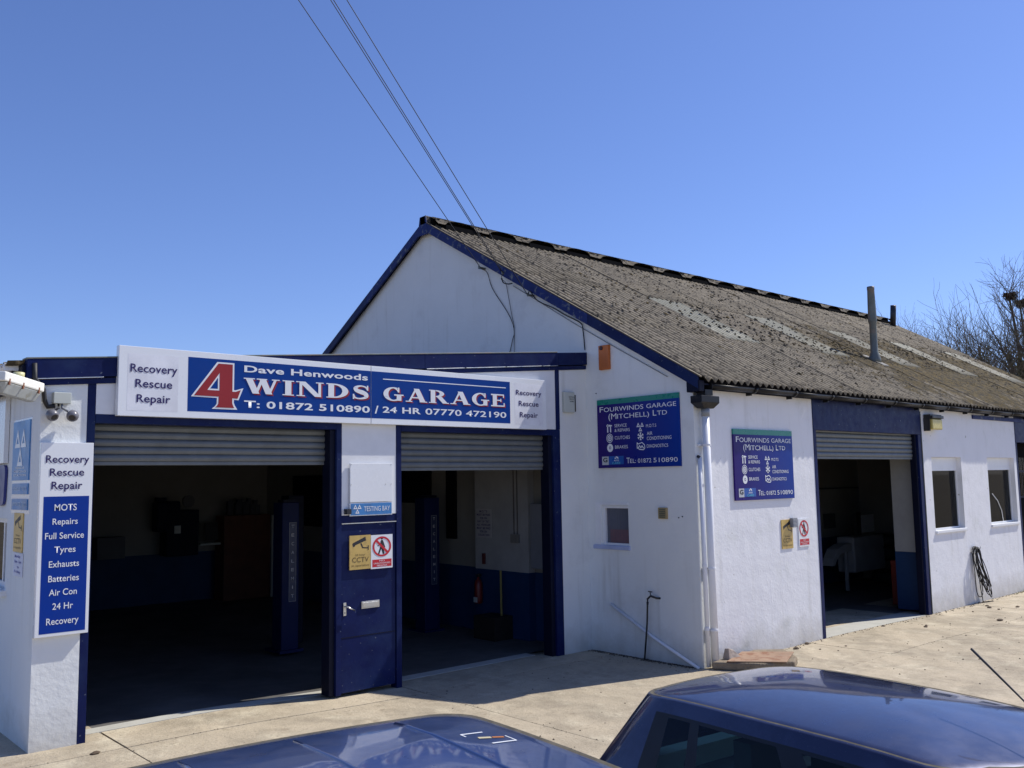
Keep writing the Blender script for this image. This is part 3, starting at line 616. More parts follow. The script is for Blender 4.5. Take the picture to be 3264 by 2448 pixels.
for y0, y1 in ((-.2, W2),): mb.prism([(-.118, y0, RZ(y0)+.013), (-.118, y1, RZ(y1)+.013), (-.118, y1, RZ(y1)+.030), (-.118, y0, RZ(y0)+.030)], (.06, 0, 0))
mb.build('verge_mortar', corr, B)
# gutter in 1 m lengths with joints and brackets
for k in range(17):
    x0 = .14+k*1.04; x1 = min(x0+1.035, LX); c = (-.150, 3.655+(.006 if k % 3 == 1 else 0))
    gt = half_gutter('X', x0, x1, c, .062).build('gutter', gutterb, B, smooth=True)
    half_gutter('X', x1-.03, x1+.03, c, .070).build('gutter_joint', gutterb, gt, smooth=True)
    MB().box(x1-.014, x1+.014, -.12, -.036, 3.56, 3.60).build('gutter_bracket', gutterb, gt)
MB().box(.135, .14, -.212, -.088, 3.59, 3.66).build('gutter_end', gutterb, B)
# hopper and downpipes at the corner
h = MB(); 
h.add([(-.10, -.21, 3.50), (.29, -.21, 3.50), (.29, -.03, 3.50), (-.10, -.03, 3.50), (-.10, -.21, 3.41), (.29, -.21, 3.41), (.29, -.03, 3.41), (-.10, -.03, 3.41), (.02, -.15, 3.34), (.24, -.15, 3.34), (.24, -.04, 3.34), (.02, -.04, 3.34)],
      [(3, 2, 1, 0), (0, 1, 5, 4), (1, 2, 6, 5), (2, 3, 7, 6), (3, 0, 4, 7), (4, 5, 9, 8), (5, 6, 10, 9), (6, 7, 11, 10), (7, 4, 8, 11), (8, 9, 10, 11)])
hp = h.build('rainwater_hopper', gutterb, B, bevel=.006)
MB().box(.0, .16, -.20, -.05, 3.505, 3.58).build('outlet', gutterb, hp)
MB().tube([(.135, -.09, 3.34), (.135, -.09, 3.24)], .056, 16).build('hopper_collar', mat('grey_pipe', (.24, .26, .28), .4), hp, smooth=True)
dp = MB().tube([(.14, -.085, 3.25), (.145, -.085, 1.5), (.15, -.085, .02)], .05, 18).build('downpipe', upvc, B, smooth=True)
for z in (2.86, 1.26, .48): MB().tube([(.143, -.085, z+.012), (.143, -.085, z-.012)], .057, 18).build('pipe_clip', upvc, dp); MB().box(.05, .235, -.035, -.002, z-.012, z+.012).build('pipe_clip', upvc, dp)
dp2 = MB().tube([(.035, -.045, 2.70), (.05, -.045, 1.4), (.06, -.045, .02)], .029, 14).build('waste_pipe', upvc, B, smooth=True)
for z in (2.33, 1.30, .50): MB().tube([(.05, -.045, z+.02), (.05, -.045, z-.02)], .034, 14).build('pipe_clip', upvc, dp2)
MB().tube([(.03, -.045, 2.70), (-.01, -.05, 2.71)], .02, 10).build('black_cap', black, dp2)
MB().tube([(-.03, 1.53, .68), (-.035, .76, .30), (-.03, .04, -.0)], .022, 12).build('diagonal_waste_pipe', upvc, B, smooth=True)
# flues
fl = MB().lathe((8.33, 1.6, 0), [(.13, 4.70), (.12, 4.82), (.075, 4.95), (.07, 5.55), (.085, 5.58), (.09, 5.64), (.088, 5.66), (.072, 6.26), (.076, 6.27), (.076, 6.33), (.06, 6.335)], 20).build('flue_pipe', galv, B, smooth=True)
MB().prism([(8.20, 1.36, RZ(1.36)-.03), (8.46, 1.36, RZ(1.36)-.03), (8.46, 1.84, RZ(1.84)-.03), (8.20, 1.84, RZ(1.84)-.03)], (0, 0, .075)).build('flashing', mat('lead_flashing', (.10, .095, .085), .7, var=.3, vs=9), fl, bevel=.02)
MB().tube([(17.2, 5.35, 6.8), (17.0, 5.2, 7.50)], .085, 14).build('flue_pipe', black, B, smooth=True)
# inside the main workshop
mb = MB().box(8.9, LX-.2, 3.6, 3.7, 1.02, 5.6); mb.build('inner_wall', intw, B)
mb = MB().box(8.9, LX-.2, 3.585, 3.6, 0, 1.02); mb.build('dado', intb, B)
mb = MB().box(6.70, 6.9, .202, .62, 1.03, 3.7); mb.build('inner_pier', mat('pale_pier_wall', (.36, .36, .35), .8), B)
mb = MB().box(6.695, 6.9, .202, .622, 0, 1.028); mb.build('dado', intb, B)
mb = MB().box(.205, .22, .21, 11.4, 1.02, 3.7); mb.build('inner_wall', intw, B)
mb = MB().box(11.6, 11.95, 3.25, 3.58, 0, 4.6); mb.build('steel_column', navy_dk, B)
MB().tube([(9, 3.56, 2.13), (14, 3.56, 2.10)], .018, 6).build('wall_pipe', black, B)
mb = MB().box(11.0, 11.1, .22, 3.5, 0, 3.6); mb.build('inner_wall', intw, B)

# third doorway at the right edge of the view: glazed gate with pale things behind
G3 = thing('glazed_gate', 'barred glazed gate in the third doorway beyond the hose', 'gate', (12.3, .3, 0))
MB().box(11.2, 13.5, .28, .34, 0.02, 1.86).build('lower_panel', darkm, G3)
MB().box(11.2, 13.5, .28, .34, 2.42, 2.47).build('rail', navy_dk, G3); MB().box(11.2, 13.5, .28, .34, 1.862, 1.9).build('rail', navy_dk, G3)
for k in range(12): MB().box(11.22+k*.2, 11.232+k*.2, .30, .312, 1.9, 2.75).build('bar', black, G3)
MB().box(11.2, 13.5, .285, .335, 2.75, 3.05).build('top_panel', darkm, G3)
MB().box(11.2, 13.5, .36, .365, 1.9, 2.75).build('pane', winglass, G3)
single(MB().box(11.3, 13.4, .7, .8, 0, 2.32).box(11.3, 13.4, .68, .7, 1.9, 2.32), 'view_stand_in', mat('bright_view_board', (.7, .7, .6), .6), 'pale board standing behind the barred gate at the right edge', 'board')  # pale board added in place of the bright view through the doorway

# ------------------------------------------------------------------ signs
BD = .085
bn = thing('shop_banner_sign', 'long white and blue fascia sign with red numeral four above both bays', 'sign', (-3.8, YA-.04, 3.13))
for u0, u1 in ((-6.725, -3.806), (-3.799, -.90)):
    mb = MB(); FA.rect(mb, u0, u1, 3.135, 3.832, .01, BD); mb.build('sign_panel', signwhite, bn, bevel=.004)
for u0, u1 in ((-6.030, -3.806), (-3.799, -1.581)):
    mb = MB(); FA.rect(mb, u0, u1, 3.204, 3.768, BD, BD+.001); mb.build('blue_panel', signblue, bn)
for u0, u1 in ((-6.638, -6.13), (-1.50, -.975)):
    mb = MB(); FA.rect(mb, u0, u1, 3.19, 3.76, BD, BD+.0007); mb.build('vinyl_patch', mat('slightly_greyer_vinyl', (.76, .77, .81), .3), bn)
D1 = BD+.0035
for a, b, c, d, t in ((-6.613, -6.142, 3.575, 3.657, 'Recovery'), (-6.562, -6.192, 3.424, 3.506, 'Rescue'), (-6.546, -6.208, 3.274, 3.354, 'Repair')): text(FA, t, a, b, c, d, D1, purple, bn, .014)
for a, b, c, d, t in ((-1.474, -.995, 3.600, 3.668, 'Recovery'), (-1.425, -1.053, 3.450, 3.520, 'Rescue'), (-1.408, -1.069, 3.295, 3.366, 'Repair')): text(FA, t, a, b, c, d, D1, purple, bn, .014)
four = [[(0,.25),(.506,1),(.816,1),(.816,.375),(.885,.375),(1,.42),(.931,.217),(.816,.225),(.816,.11),(.835,.05),(.862,0),(.448,0),(.49,.04),(.517,.09),(.52,.245)], [(.536,.79),(.276,.385),(.536,.385)]]
fu = lambda x: -5.965+x*.512; fv = lambda y: 3.255+y*.465
outer = [[(.0-.06,.25-.025),(.48,1.035),(.852,1.035),(.852,.415),(.885,.41),(1.06,.47),(.955,.185),(.852,.19),(.852,.12),(.87,.07),(.93,-.035),(.375,-.035),(.45,.03),(.482,.09),(.484,.215)], [(.50,.68),(.335,.42),(.50,.42)]]
place_flat(poly_curve(outer), FA, fu, fv, D1, letter, bn, 'numeral_outline'); place_flat(poly_curve(four), FA, fu, fv, D1+.002, signred, bn, 'numeral')
text(FA, 'Dave Henwoods', -5.415, -3.850, 3.650, 3.722, D1, letter, bn, .024)
serif_word(FA, 'WINDS', -5.398, -3.806, 3.408, 3.572, D1, signred, bn, 'letter_shadow'); serif_word(FA, 'WINDS', -5.416, -3.826, 3.422, 3.588, D1+.003, letter, bn)
serif_word(FA, 'GARAGE', -3.618, -1.652, 3.410, 3.573, D1, signred, bn, 'letter_shadow'); serif_word(FA, 'GARAGE', -3.637, -1.670, 3.424, 3.590, D1+.003, letter, bn)
mb = MB(); FA.rect(mb, -3.633, -1.656, 3.677, 3.688, BD+.001, BD+.003); mb.build('rule_line', letter, bn)
text(FA, 'T: 01872 510890', -5.413, -3.822, 3.266, 3.343, D1, letter, bn, .024); text(FA, '/', -3.752, -3.70, 3.262, 3.355, D1, letter, bn, .03)
text(FA, '24 HR', -3.640, -3.075, 3.276, 3.350, D1, letter, bn, .024); text(FA, '07770 472190', -3.003, -1.656, 3.276, 3.352, D1, letter, bn, .014)
mb = MB(); FA.rect(mb, -3.8055, -3.7995, 3.14, 3.828, .02, BD-.01); mb.build('panel_joint', greyp, bn)
# vertical sign on the corner pillar
vn = thing('services_sign', 'tall narrow white sign with blue service list on the corner pillar', 'sign', (-7.16, YA-.03, 1.08))
VD = .055
mb = MB(); FA.rect(mb, -7.39, -6.925, 1.083, 2.866, .004, VD); mb.build('sign_panel', signwhite, vn, bevel=.004)
mb = MB(); FA.rect(mb, -7.352, -6.953, 1.113, 2.362, VD, VD+.001); mb.build('blue_panel', signblue2, vn)
for a, b, c, d, t in ((-7.345, -6.963, 2.675, 2.745, 'Recovery'), (-7.308, -7.005, 2.553, 2.623, 'Rescue'), (-7.29, -7.018, 2.428, 2.50, 'Repair')): text(FA, t, a, b, c, d, VD+.003, purple, vn, .014)
for a, b, c, d, t in ((-7.256, -7.062, 2.230, 2.290, 'MOTS'), (-7.269, -7.049, 2.102, 2.158, 'Repairs'), (-7.329, -6.99, 1.970, 2.028, 'Full Service'), (-7.245, -7.06, 1.842, 1.90, 'Tyres'),
                      (-7.288, -7.025, 1.710, 1.768, 'Exhausts'), (-7.289, -7.023, 1.578, 1.636, 'Batteries'), (-7.279, -7.037, 1.452, 1.510, 'Air Con'), (-7.245, -7.067, 1.325, 1.383, '24 Hr'), (-7.293, -7.014, 1.190, 1.25, 'Recovery')):
    text(FA, t, a, b, c, d, VD+.003, letter, vn, .008)
# triangle emblem (three hollow triangles)
def emblem(fr, mb, cu, cv, w, h, d, sq=1.):
    tw = w/2; th = h*.5
    def tri(x, y):
        o = [(x-tw/2*.96, y), (x+tw/2*.96, y), (x, y+th)]; c = (x, y+th*.36); i = [(c[0]+(p[0]-c[0])*.42, c[1]+(p[1]-c[1])*.42) for p in o]
        for k in range(3): j = (k+1) % 3; flat(fr, mb, [o[k], o[j], i[j], i[k]], d)
    tri(cu-tw/2, cv); tri(cu+tw/2, cv); tri(cu, cv-th)
# testing bay board
tb = thing('blank_notice_board', 'blank white square board screwed above the navy personnel door', 'notice board', (-3.76, YA-.01, 2.2))
mb = MB(); FA.rect(mb, -4.055, -3.463, 2.212, 2.672, .012, .03); mb.build('board', signwhite, tb, bevel=.004)
for u, v in ((-4.04, 2.655), (-3.48, 2.655), (-4.04, 2.42), (-3.48, 2.42), (-3.56, 2.42)): MB().tube([FA.p(u, v, .03), FA.p(u, v, .034)], .006, 8).build('screw', steel, tb)
ts = thing('testing_bay_sign', 'light blue sign reading TESTING BAY with three triangles', 'sign', (-3.76, YA-.01, 2.05))
mb = MB(); FA.rect(mb, -4.055, -3.463, 2.055, 2.208, .012, .026); mb.build('sign_panel', signwhite, ts)
mb = MB(); FA.rect(mb, -4.045, -3.473, 2.065, 2.198, .026, .028); mb.build('blue_panel', motblue, ts)
mb = MB(); emblem(FA, mb, -3.955, 2.135, .115, .105, .030); mb.build('emblem', letter, ts); text(FA, 'TESTING BAY', -3.865, -3.50, 2.106, 2.162, .031, letter, ts, .0)
single(MB().box(-4.12, -4.06, YA-.07, YA-.005, 2.08, 2.14), 'door_sensor', black, 'small black sensor box beside the testing bay sign', 'sensor')
# cctv + no entry signs
def cctv(fr, u0, u1, v0, v1, d, lab):
    c = fr.p((u0+u1)/2, v0, 0); t = thing('cctv_sign', lab, 'sign', c, 'gold CCTV warning signs')
    w, h = u1-u0, v1-v0; U = lambda a: u0+a*w; V = lambda b: v0+b*h
    mb = MB(); fr.rect(mb, u0, u1, v0, v1, .002, d); mb.build('sign_panel', gold, t)
    mb = MB(); flat(fr, mb, [(U(.15), V(.78)), (U(.20), V(.70)), (U(.78), V(.84)), (U(.74), V(.95))], d+.001); flat(fr, mb, [(U(.12), V(.76)), (U(.17), V(.66)), (U(.26), V(.69)), (U(.22), V(.79))], d+.0015)
    flat(fr, mb, [(U(.50), V(.76)), (U(.56), V(.77)), (U(.64), V(.64)), (U(.59), V(.62))], d+.001); flat(fr, mb, [(U(.60), V(.62)), (U(.88), V(.60)), (U(.88), V(.63)), (U(.60), V(.65))], d+.0015); flat(fr, mb, [(U(.86), V(.55)), (U(.90), V(.55)), (U(.90), V(.69)), (U(.86), V(.69))], d+.002)
    mb.build('camera_pictogram', lblack, t)
    text(fr, '24 hour', U(.26), U(.74), V(.40), V(.455), d+.002, brown, t, 0.); text(fr, 'CCTV', U(.12), U(.90), V(.215), V(.355), d+.002, brown, t, 0.); text(fr, 'in operation', U(.1), U(.92), V(.09), V(.15), d+.002, brown, t, 0.)
    return t
def noentry(fr, u0, u1, v0, v1, d, lab):
    c = fr.p((u0+u1)/2, v0, 0); t = thing('prohibition_sign', lab, 'sign', c, 'no unauthorised persons signs')
    w, h = u1-u0, v1-v0; U = lambda a: u0+a*w; V = lambda b: v0+b*h
    mb = MB(); fr.rect(mb, u0, u1, v0, v1, .002, d); mb.build('sign_panel', signwhite, t)
    mb = MB(); flat(fr, mb, [(U(.44), V(.82)), (U(.50), V(.86)), (U(.56), V(.82)), (U(.66), V(.62)), (U(.60), V(.61)), (U(.56), V(.70)), (U(.62), V(.42)), (U(.54), V(.42)), (U(.47), V(.58)), (U(.38), V(.42)), (U(.31), V(.43)), (U(.42), V(.64))], d+.001)
    ring_poly(fr, mb, U(.50), V(.895), w*.06, h*.035, 0.0001, 0.0001, 0, d+.001, 12); flat(fr, mb, [(U(.29), V(.68)), (U(.31), V(.66)), (U(.46), V(.71)), (U(.45), V(.74))], d+.0012); mb.build('figure_pictogram', lblack, t)
    mb = MB(); ring_poly(fr, mb, U(.5), V(.65), w*.43, h*.30, w*.35, h*.245, 0, d+.003, 36); flat(fr, mb, [(U(.20), V(.81)), (U(.27), V(.86)), (U(.80), V(.49)), (U(.73), V(.44))], d+.0034); mb.build('red_circle', red, t)
    mb = MB(); fr.rect(mb, U(.06), U(.95), V(.05), V(.27), d, d+.001); mb.build('red_panel', red, t)
    for b, s, e in ((.205, .38, .62), (.135, .12, .88), (.065, .27, .73)): text(fr, {.205: 'NO', .135: 'UNAUTHORISED', .065: 'PERSONS'}[b], U(s), U(e), V(b), V(b+.045), d+.003, letter, t, 0.)
    return t
cctv(FA, -4.05, -3.762, 1.435, 1.828, .014, 'gold CCTV sign on the navy personnel door'); noentry(FA, -3.757, -3.452, 1.425, 1.82, .014, 'no unauthorised persons sign on the navy personnel door')
cctv(FC, 1.955, 2.245, 1.39, 1.805, .012, 'gold CCTV sign on the sunlit white wall near the middle shutter'); noentry(FC, 2.41, 2.70, 1.395, 1.80, .012, 'no unauthorised persons sign on the sunlit white wall')
cctv(FW, -2.69, -2.37, 1.83, 2.205, .012, 'weathered gold CCTV sign on the shaded side wall at far left')
vb = thing('wall_vent', 'small grey louvred vent box between the two warning signs', 'vent', (2.235, -.03, 1.69))
MB().box(2.17, 2.305, -.065, -.016, 1.69, 1.825).build('casing', greyp, vb, bevel=.004)
for k in range(6): MB().box(2.18, 2.295, -.072, -.066, 1.70+k*.02, 1.709+k*.02).build('louvre', mat('pale_grey_louvre', (.42, .43, .45), .5), vb)
# business signs on gable and front wall
gA = gradmat('violet_to_blue_sign_x', (.022, .006, .14), (.003, .036, .27), 0); gB = gradmat('violet_to_blue_sign_y', (.003, .036, .27), (.022, .006, .14), 1)
def biz(fr, U0, V0, gm, lab):
    w, h = 1.483, .983; t = thing('garage_sign', lab, 'sign', fr.p(U0+w/2, V0, 0), 'square blue garage signs')
    U = lambda a: U0+a*w; V = lambda b: V0+b*h; d = .028; e = d+.003
    mb = MB(); fr.rect(mb, U0, U0+w, V0, V0+h*.925, .004, d); mb.build('sign_panel', gm, t)
    mb = MB(); fr.rect(mb, U0, U0+w, V0+h*.925, V0+h, .004, d+.0005); mb.build('green_band', green, t)
    def tx(s, a, b, c, dd, bold=.02): text(fr, s, U(a), U(b), V(c), V(dd), e, letter, t, 0.)
    tx('F', .036, .084, .817, .893); tx('OURWINDS', .092, .588, .817, .880); tx('GARAGE', .625, .972, .820, .880)
    tx('(M', .150, .252, .703, .788); tx('ITCHELL)', .262, .655, .706, .772); tx('L', .700, .742, .708, .786); tx('TD', .750, .865, .712, .772)
    tx('SERVICE', .224, .378, .584, .628, .012); tx('& REPAIRS', .224, .414, .516, .560, .012); tx('CLUTCHES', .224, .414, .408, .454, .012); tx('BRAKES', .224, .385, .274, .32, .012)
    tx('M.O.T.S', .614, .735, .553, .595, .012); tx('AIR', .622, .688, .444, .490, .012); tx('CONDITIONING', .620, .906, .374, .420, .012); tx('DIAGNOSTICS', .617, .865, .268, .312, .012)
    tx('T', .364, .405, .060, .138); tx('EL: 01872', .408, .665, .062, .120); tx('510890', .690, .968, .062, .122)
    mb = MB(); k = MB()
    for r0, r1 in ((.042, .036), (.028, .018), (.012, .004)): ring_poly(fr, mb, U(.158), V(.43), r0*w, r0*w*1.05, r1*w, r1*w*1.05, 0, d+.002, 28)
    ring_poly(fr, mb, U(.160), V(.29), .038*w, .040*w, .013*w, .014*w, 0, d+.002, 28); ring_poly(fr, mb, U(.160), V(.29), .008*w, .008*w, .0001, .0001, 0, d+.002, 12)
    emblem(fr, mb, U(.543), V(.565), .092*w, .125*h, d+.002)
    for q in range(3):
        a = math.pi*q/3+math.pi/6; c, s = math.cos(a), math.sin(a); L_, T_ = .055*h, .007*h; cx, cy = U(.545), V(.432)
        P = [(cx+c*x-s*y, cy+s*x+c*y) for x, y in ((-L_, -T_), (L_, -T_), (L_, T_), (-L_, T_))]; flat(fr, mb, P, d+.002+q*.0003)
        for sg in (-1, 1):
            for bb in (-.6, .6):
                x0, y0 = cx+c*sg*L_*.6, cy+s*sg*L_*.6; a2 = a+(0 if sg > 0 else math.pi)+bb; ex, ey = x0+math.cos(a2)*.024*h, y0+math.sin(a2)*.024*h; nx, ny = -math.sin(a2)*.005*h, math.cos(a2)*.005*h
                flat(fr, mb, [(x0-nx, y0-ny), (ex-nx, ey-ny), (ex+nx, ey+ny), (x0+nx, y0+ny)], d+.003)
    # spanner and hammer
    for cx in (.135, .172): flat(fr, mb, [(U(cx-.008), V(.515)), (U(cx+.008), V(.515)), (U(cx+.006), V(.60)), (U(cx-.006), V(.60))], d+.002)
    ring_poly(fr, mb, U(.135), V(.612), .014*w, .014*w, .006*w, .006*w, 0, d+.0024, 12, -60, 240); flat(fr, mb, [(U(.152), V(.598)), (U(.192), V(.604)), (U(.192), V(.618)), (U(.152), V(.628))], d+.0025)
    # engine outline
    pts = [(.500, .345), (.515, .325), (.560, .345), (.575, .325), (.590, .310), (.592, .262), (.575, .242), (.525, .250), (.508, .275), (.500, .262)]
    for q in range(len(pts)):
        (x0, y0), (x1, y1) = pts[q], pts[(q+1) % len(pts)]; X0, Y0, X1, Y1 = U(x0), V(y0), U(x1), V(y1); L_ = math.hypot(X1-X0, Y1-Y0); nx, ny = -(Y1-Y0)/L_*.006, (X1-X0)/L_*.006
        flat(fr, mb, [(X0-nx, Y0-ny), (X1-nx, Y1-ny), (X1+nx, Y1+ny), (X0+nx, Y0+ny)], d+.002+.0001*q)
    zz = [(.512, .262), (.528, .305), (.545, .268), (.558, .300), (.578, .262)]
    for q in range(4):
        (x0, y0), (x1, y1) = zz[q], zz[q+1]; X0, Y0, X1, Y1 = U(x0), V(y0), U(x1), V(y1); L_ = math.hypot(X1-X0, Y1-Y0); nx, ny = -(Y1-Y0)/L_*.007, (X1-X0)/L_*.007
        flat(fr, mb, [(X0-nx, Y0-ny), (X1-nx, Y1-ny), (X1+nx, Y1+ny), (X0+nx, Y0+ny)], d+.003+.0001*q)
    mb.build('icons', letter, t, kind='stuff')
    mb = MB(); fr.rect(mb, U(.138), U(.328), V(.048), V(.168), d, d+.0015); o = mb.build('badge', mat('bright_blue_badge', (.01, .09, .38), .3), t)
    mb = MB(); fr.rect(mb, U(.052), U(.136), V(.045), V(.166), d, d+.0018); o = mb.build('badge', mat('silver_badge', (.50, .53, .55), .3), t)
    text(fr, 'G', U(.066), U(.122), V(.083), V(.150), d+.004, lblack, t, .03, 'badge_letter')
    text(fr, 'AUTO', U(.205), U(.268), V(.094), V(.116), d+.004, letter, t, .02, 'badge_letter'); text(fr, 'CARE', U(.182), U(.288), V(.054), V(.082), d+.004, mat('cyan_lettering', (.10, .45, .60), .4), t, .02, 'badge_letter')
    mb = MB(); ring_poly(fr, mb, U(.235), V(.125), .030*w, .026*w, .018*w, .016*w, 0, d+.003, 10, 10, 100); ring_poly(fr, mb, U(.222), V(.138), .008*w, .008*w, .0001, .0001, 0, d+.003, 8); ring_poly(fr, mb, U(.244), V(.143), .006*w, .006*w, .0001, .0001, 0, d+.0032, 8); mb.build('badge_mark', letter, t)
    return t
biz(FG, -1.70, 2.591, gB, 'square blue garage sign with green band high on the shaded gable wall')
biz(FC, .833, 2.111, gA, 'square blue garage sign with green band on the sunlit front wall')
# signs on the west wall
ws = thing('testing_station_sign', 'tall light blue sign with three white triangles on the side wall', 'sign', (-7.41, 2.53, 2.52))
mb = MB(); FW.rect(mb, -2.83, -2.225, 2.52, 3.10, .004, .016); mb.build('sign_panel', motblue, ws)
mb = MB(); FW.rect(mb, -2.86, -2.20, 2.20, 3.12, .0, .004); mb.build('backing_board', signwhite, ws)
mb = MB(); emblem(FW, mb, -2.54, 2.84, .42, .36, .018); mb.build('emblem', letter, ws)
for k in range(3): text(FW, ('VEHICLE', 'TESTING', 'STATION')[k], -2.75+.06*(k == 0), -2.31-.06*(k == 0), 2.632-.036*k, 2.652-.036*k, .018, letter, ws, .01)
for z0, z1, t1 in ((2.385, 2.49, 'VEHICLE TESTS'), (2.235, 2.34, 'APPOINTED TESTS')):
    s = thing('strip_sign', 'small light blue strip sign, '+('upper' if z0 > 2.3 else 'lower')+' of two below the triangle sign', 'sign', (-7.41, 2.52, z0))
    mb = MB(); FW.rect(mb, -2.80, -2.235, z0, z1, .005, .016); mb.build('sign_panel', motblue, s)
    text(FW, t1, -2.77, -2.27, (z0+z1)/2-.015, (z0+z1)/2+.02, .018, mat('pale_blue_lettering', (.35, .5, .7), .4), s, .03)
s = thing('opening_hours_notice', 'small white opening hours notice below the weathered gold sign', 'notice', (-7.4, 2.5, 1.6))
mb = MB(); FW.rect(mb, -2.66, -2.34, 1.60, 1.822, .003, .008); mb.build('notice_panel', mat('faded_notice', (.62, .66, .78), .5), s)
for t1, z, a, b in (('Monday', 1.785, -2.62, -2.42), ('8am - 5pm', 1.735, -2.62, -2.38), ('to', 1.685, -2.52, -2.46), ('Friday', 1.64, -2.62, -2.40)): text(FW, t1, a, b, z-.008, z+.018, .010, mat('violet_print', (.12, .14, .42), .5), s, .02)
s = thing('white_side_sign', 'white sign cut by the left edge of the photo, beside the triangle sign', 'sign', (-7.42, 3.6, 2.7))
mb = MB(); FW.rect(mb, -4.35, -3.04, 2.70, 3.40, .004, .05); mb.build('sign_panel', signwhite, s, bevel=.004)
for t1, z in (('Recovery', 3.10), ('Rescue', 2.97), ('Repair', 2.84)): text(FW, t1, -4.0, -3.29, z, z+.07, .053, mat('faded_blue_lettering', (.20, .22, .50), .4), s, .02)
s = thing('rounded_side_sign', 'dark blue rounded sign below the white sign at the left edge', 'sign', (-7.42, 3.6, 2.27))
mb = MB(); pts = [(-4.3, 2.27), (-3.14, 2.27), (-3.09, 2.285), (-3.065, 2.32), (-3.04, 2.60), (-3.05, 2.65), (-3.09, 2.68), (-4.3, 2.68)]; FW.poly(mb, pts, .004, .03); mb.build('sign_panel', mat('indigo_sign', (.03, .04, .20), .4), s)
text(FW, 'MOT', -3.9, -3.35, 2.42, 2.55, .033, letter, s, .02)

# ------------------------------------------------------------------ wall fittings
o = thing('orange_box', 'faded orange upright box with dark round cap under the bargeboard', 'box', (-.03, 1.52, 4.01))
MB().box(-.05, -.002, 1.43, 1.625, 4.01, 4.365).build('casing', orange, o, bevel=.006)
MB().tube([(-.05, 1.565, 4.325), (-.062, 1.565, 4.325)], .03, 16).build('round_cap', mat('maroon_cap', (.05, .012, .012), .5), o)
o = thing('alarm_panel', 'small cream box with printed lines beside the navy post', 'panel box', (-.38, YA-.02, 3.39))
MB().box(-.50, -.285, YA-.05, YA-.002, 3.395, 3.70).build('casing', cream, o, bevel=.012)
MB().box(-.272, -.255, YA-.04, YA-.01, 3.415, 3.66).build('black_strip', black, o, bevel=.004)
FP = Fr((0, YA-.05, 0), (1, 0, 0), (0, -1, 0))
for t1, z, a, b in (('ELECTRICAL', 3.615, -.41, -.30), ('SERVICES', 3.585, -.40, -.31), ('ALARMS', 3.552, -.395, -.315)): text(FP, t1, a, b, z, z+.017, .002, lblack, o, .02)
o = thing('extractor_vent', 'small square brown louvred vent on the gable wall', 'vent', (-.02, .555, 1.89))
MB().box(-.03, -.002, .48, .63, 1.89, 2.04).build('frame', mat('tan_vent_frame', (.36, .27, .13), .6), o, bevel=.004)
for k in range(5): MB().box(-.036, -.031, .505, .605, 1.905+k*.025, 1.922+k*.025).build('louvre', mat('olive_louvre', (.13, .13, .08), .6), o)
o = thing('outdoor_tap', 'dark outdoor tap with short hose hanging on the gable wall', 'tap', (-.05, .72, -.01))
MB().tube([(-.003, .66, .83), (-.05, .69, .835), (-.08, .76, .86), (-.10, .80, .82), (-.10, .80, .77)], [.013, .014, .016, .014, .012], 10).build('tap_body', black, o, smooth=True)
MB().tube([(-.08, .76, .87), (-.08, .77, .915)], .007, 8).build('spindle', black, o); MB().tube([(-.08, .735, .915), (-.08, .80, .918)], .008, 8).build('tap_handle', black, o)
MB().tube([(-.10, .80, .78), (-.105, .80, .73), (-.10, .82, .5), (-.09, .86, .25), (-.08, .90, .01)], [.017, .012, .012, .012, .012], 10).build('hose', rubber, o, smooth=True)
MB().tube([(-.004, .66, .80), (-.02, .66, .74)], .004, 5).build('white_tie', upvc, o)
mb = MB()
for y, z in ((.30, 1.91), (.24, 1.925), (.38, 3.44), (1.73, 3.68)): mb.tube([(-.001, y, z), (-.012, y, z)], .008, 6)
single(mb, 'wall_screws', black, 'few dark screws and stubs left in the shaded gable wall', 'screws'); bpy.data.objects['wall_screws']['kind'] = 'stuff'
# lamp with yellow lens on front wall
o = thing('bulkhead_lamp', 'bulkhead wall lamp with yellowed lens and black hood under the gutter', 'lamp', (7.0, -.06, 3.22))
MB().box(6.80, 7.27, -.13, -.002, 3.42, 3.50).prism([(6.80, -.13, 3.42), (7.27, -.13, 3.42), (7.27, -.17, 3.43), (6.80, -.17, 3.43)], (0, 0, .05)).build('hood', black, o, bevel=.006)
MB().box(6.83, 7.25, -.15, -.03, 3.225, 3.417).build('lens', yellow, o, bevel=.02)
MB().box(6.79, 6.83, -.11, -.002, 3.20, 3.43).build('bracket', black, o)
# fluorescent fitting at the top left corner
L0 = Vector((-7.47, 1.83, 3.32)); ax = Vector((-.60, -.62, .06)).normalized(); sd = ax.cross(Vector((0, 0, 1))).normalized(); upv = sd.cross(ax)
def lbox(mb, a0, a1, s0, s1, h0, h1, taper=0.):
    P = []
    for h, e in ((h0, taper), (h1, 0)):
        for a, b in ((a0+e, s0+e), (a1-e, s0+e), (a1-e, s1-e), (a0+e, s1-e)): P.append(L0+ax*a+sd*b+upv*h)
    return mb.add(P, [(3, 2, 1, 0), (4, 5, 6, 7), (0, 1, 5, 4), (1, 2, 6, 5), (2, 3, 7, 6), (3, 0, 4, 7)])
o = thing('fluorescent_light', 'weathered white fluorescent light fitting sticking out at the top left corner', 'lamp', (-7.6, 1.6, 3.2))
lbox(MB(), 0, .62, -.085, .085, 0, .085).build('housing', mat('sun_bleached_white', (.82, .81, .74), .5, var=.05), o, bevel=.012)
lbox(MB(), .02, .60, -.078, .078, -.10, -.003, .045).build('diffuser', diffus, o, bevel=.008)
for a in (.08, .33, .54):
    for s in (-.088, .076): lbox(MB(), a, a+.016, s, s+.012, -.025, .03).build('clip', mat('rusty_clip', (.25, .10, .05), .7), o)
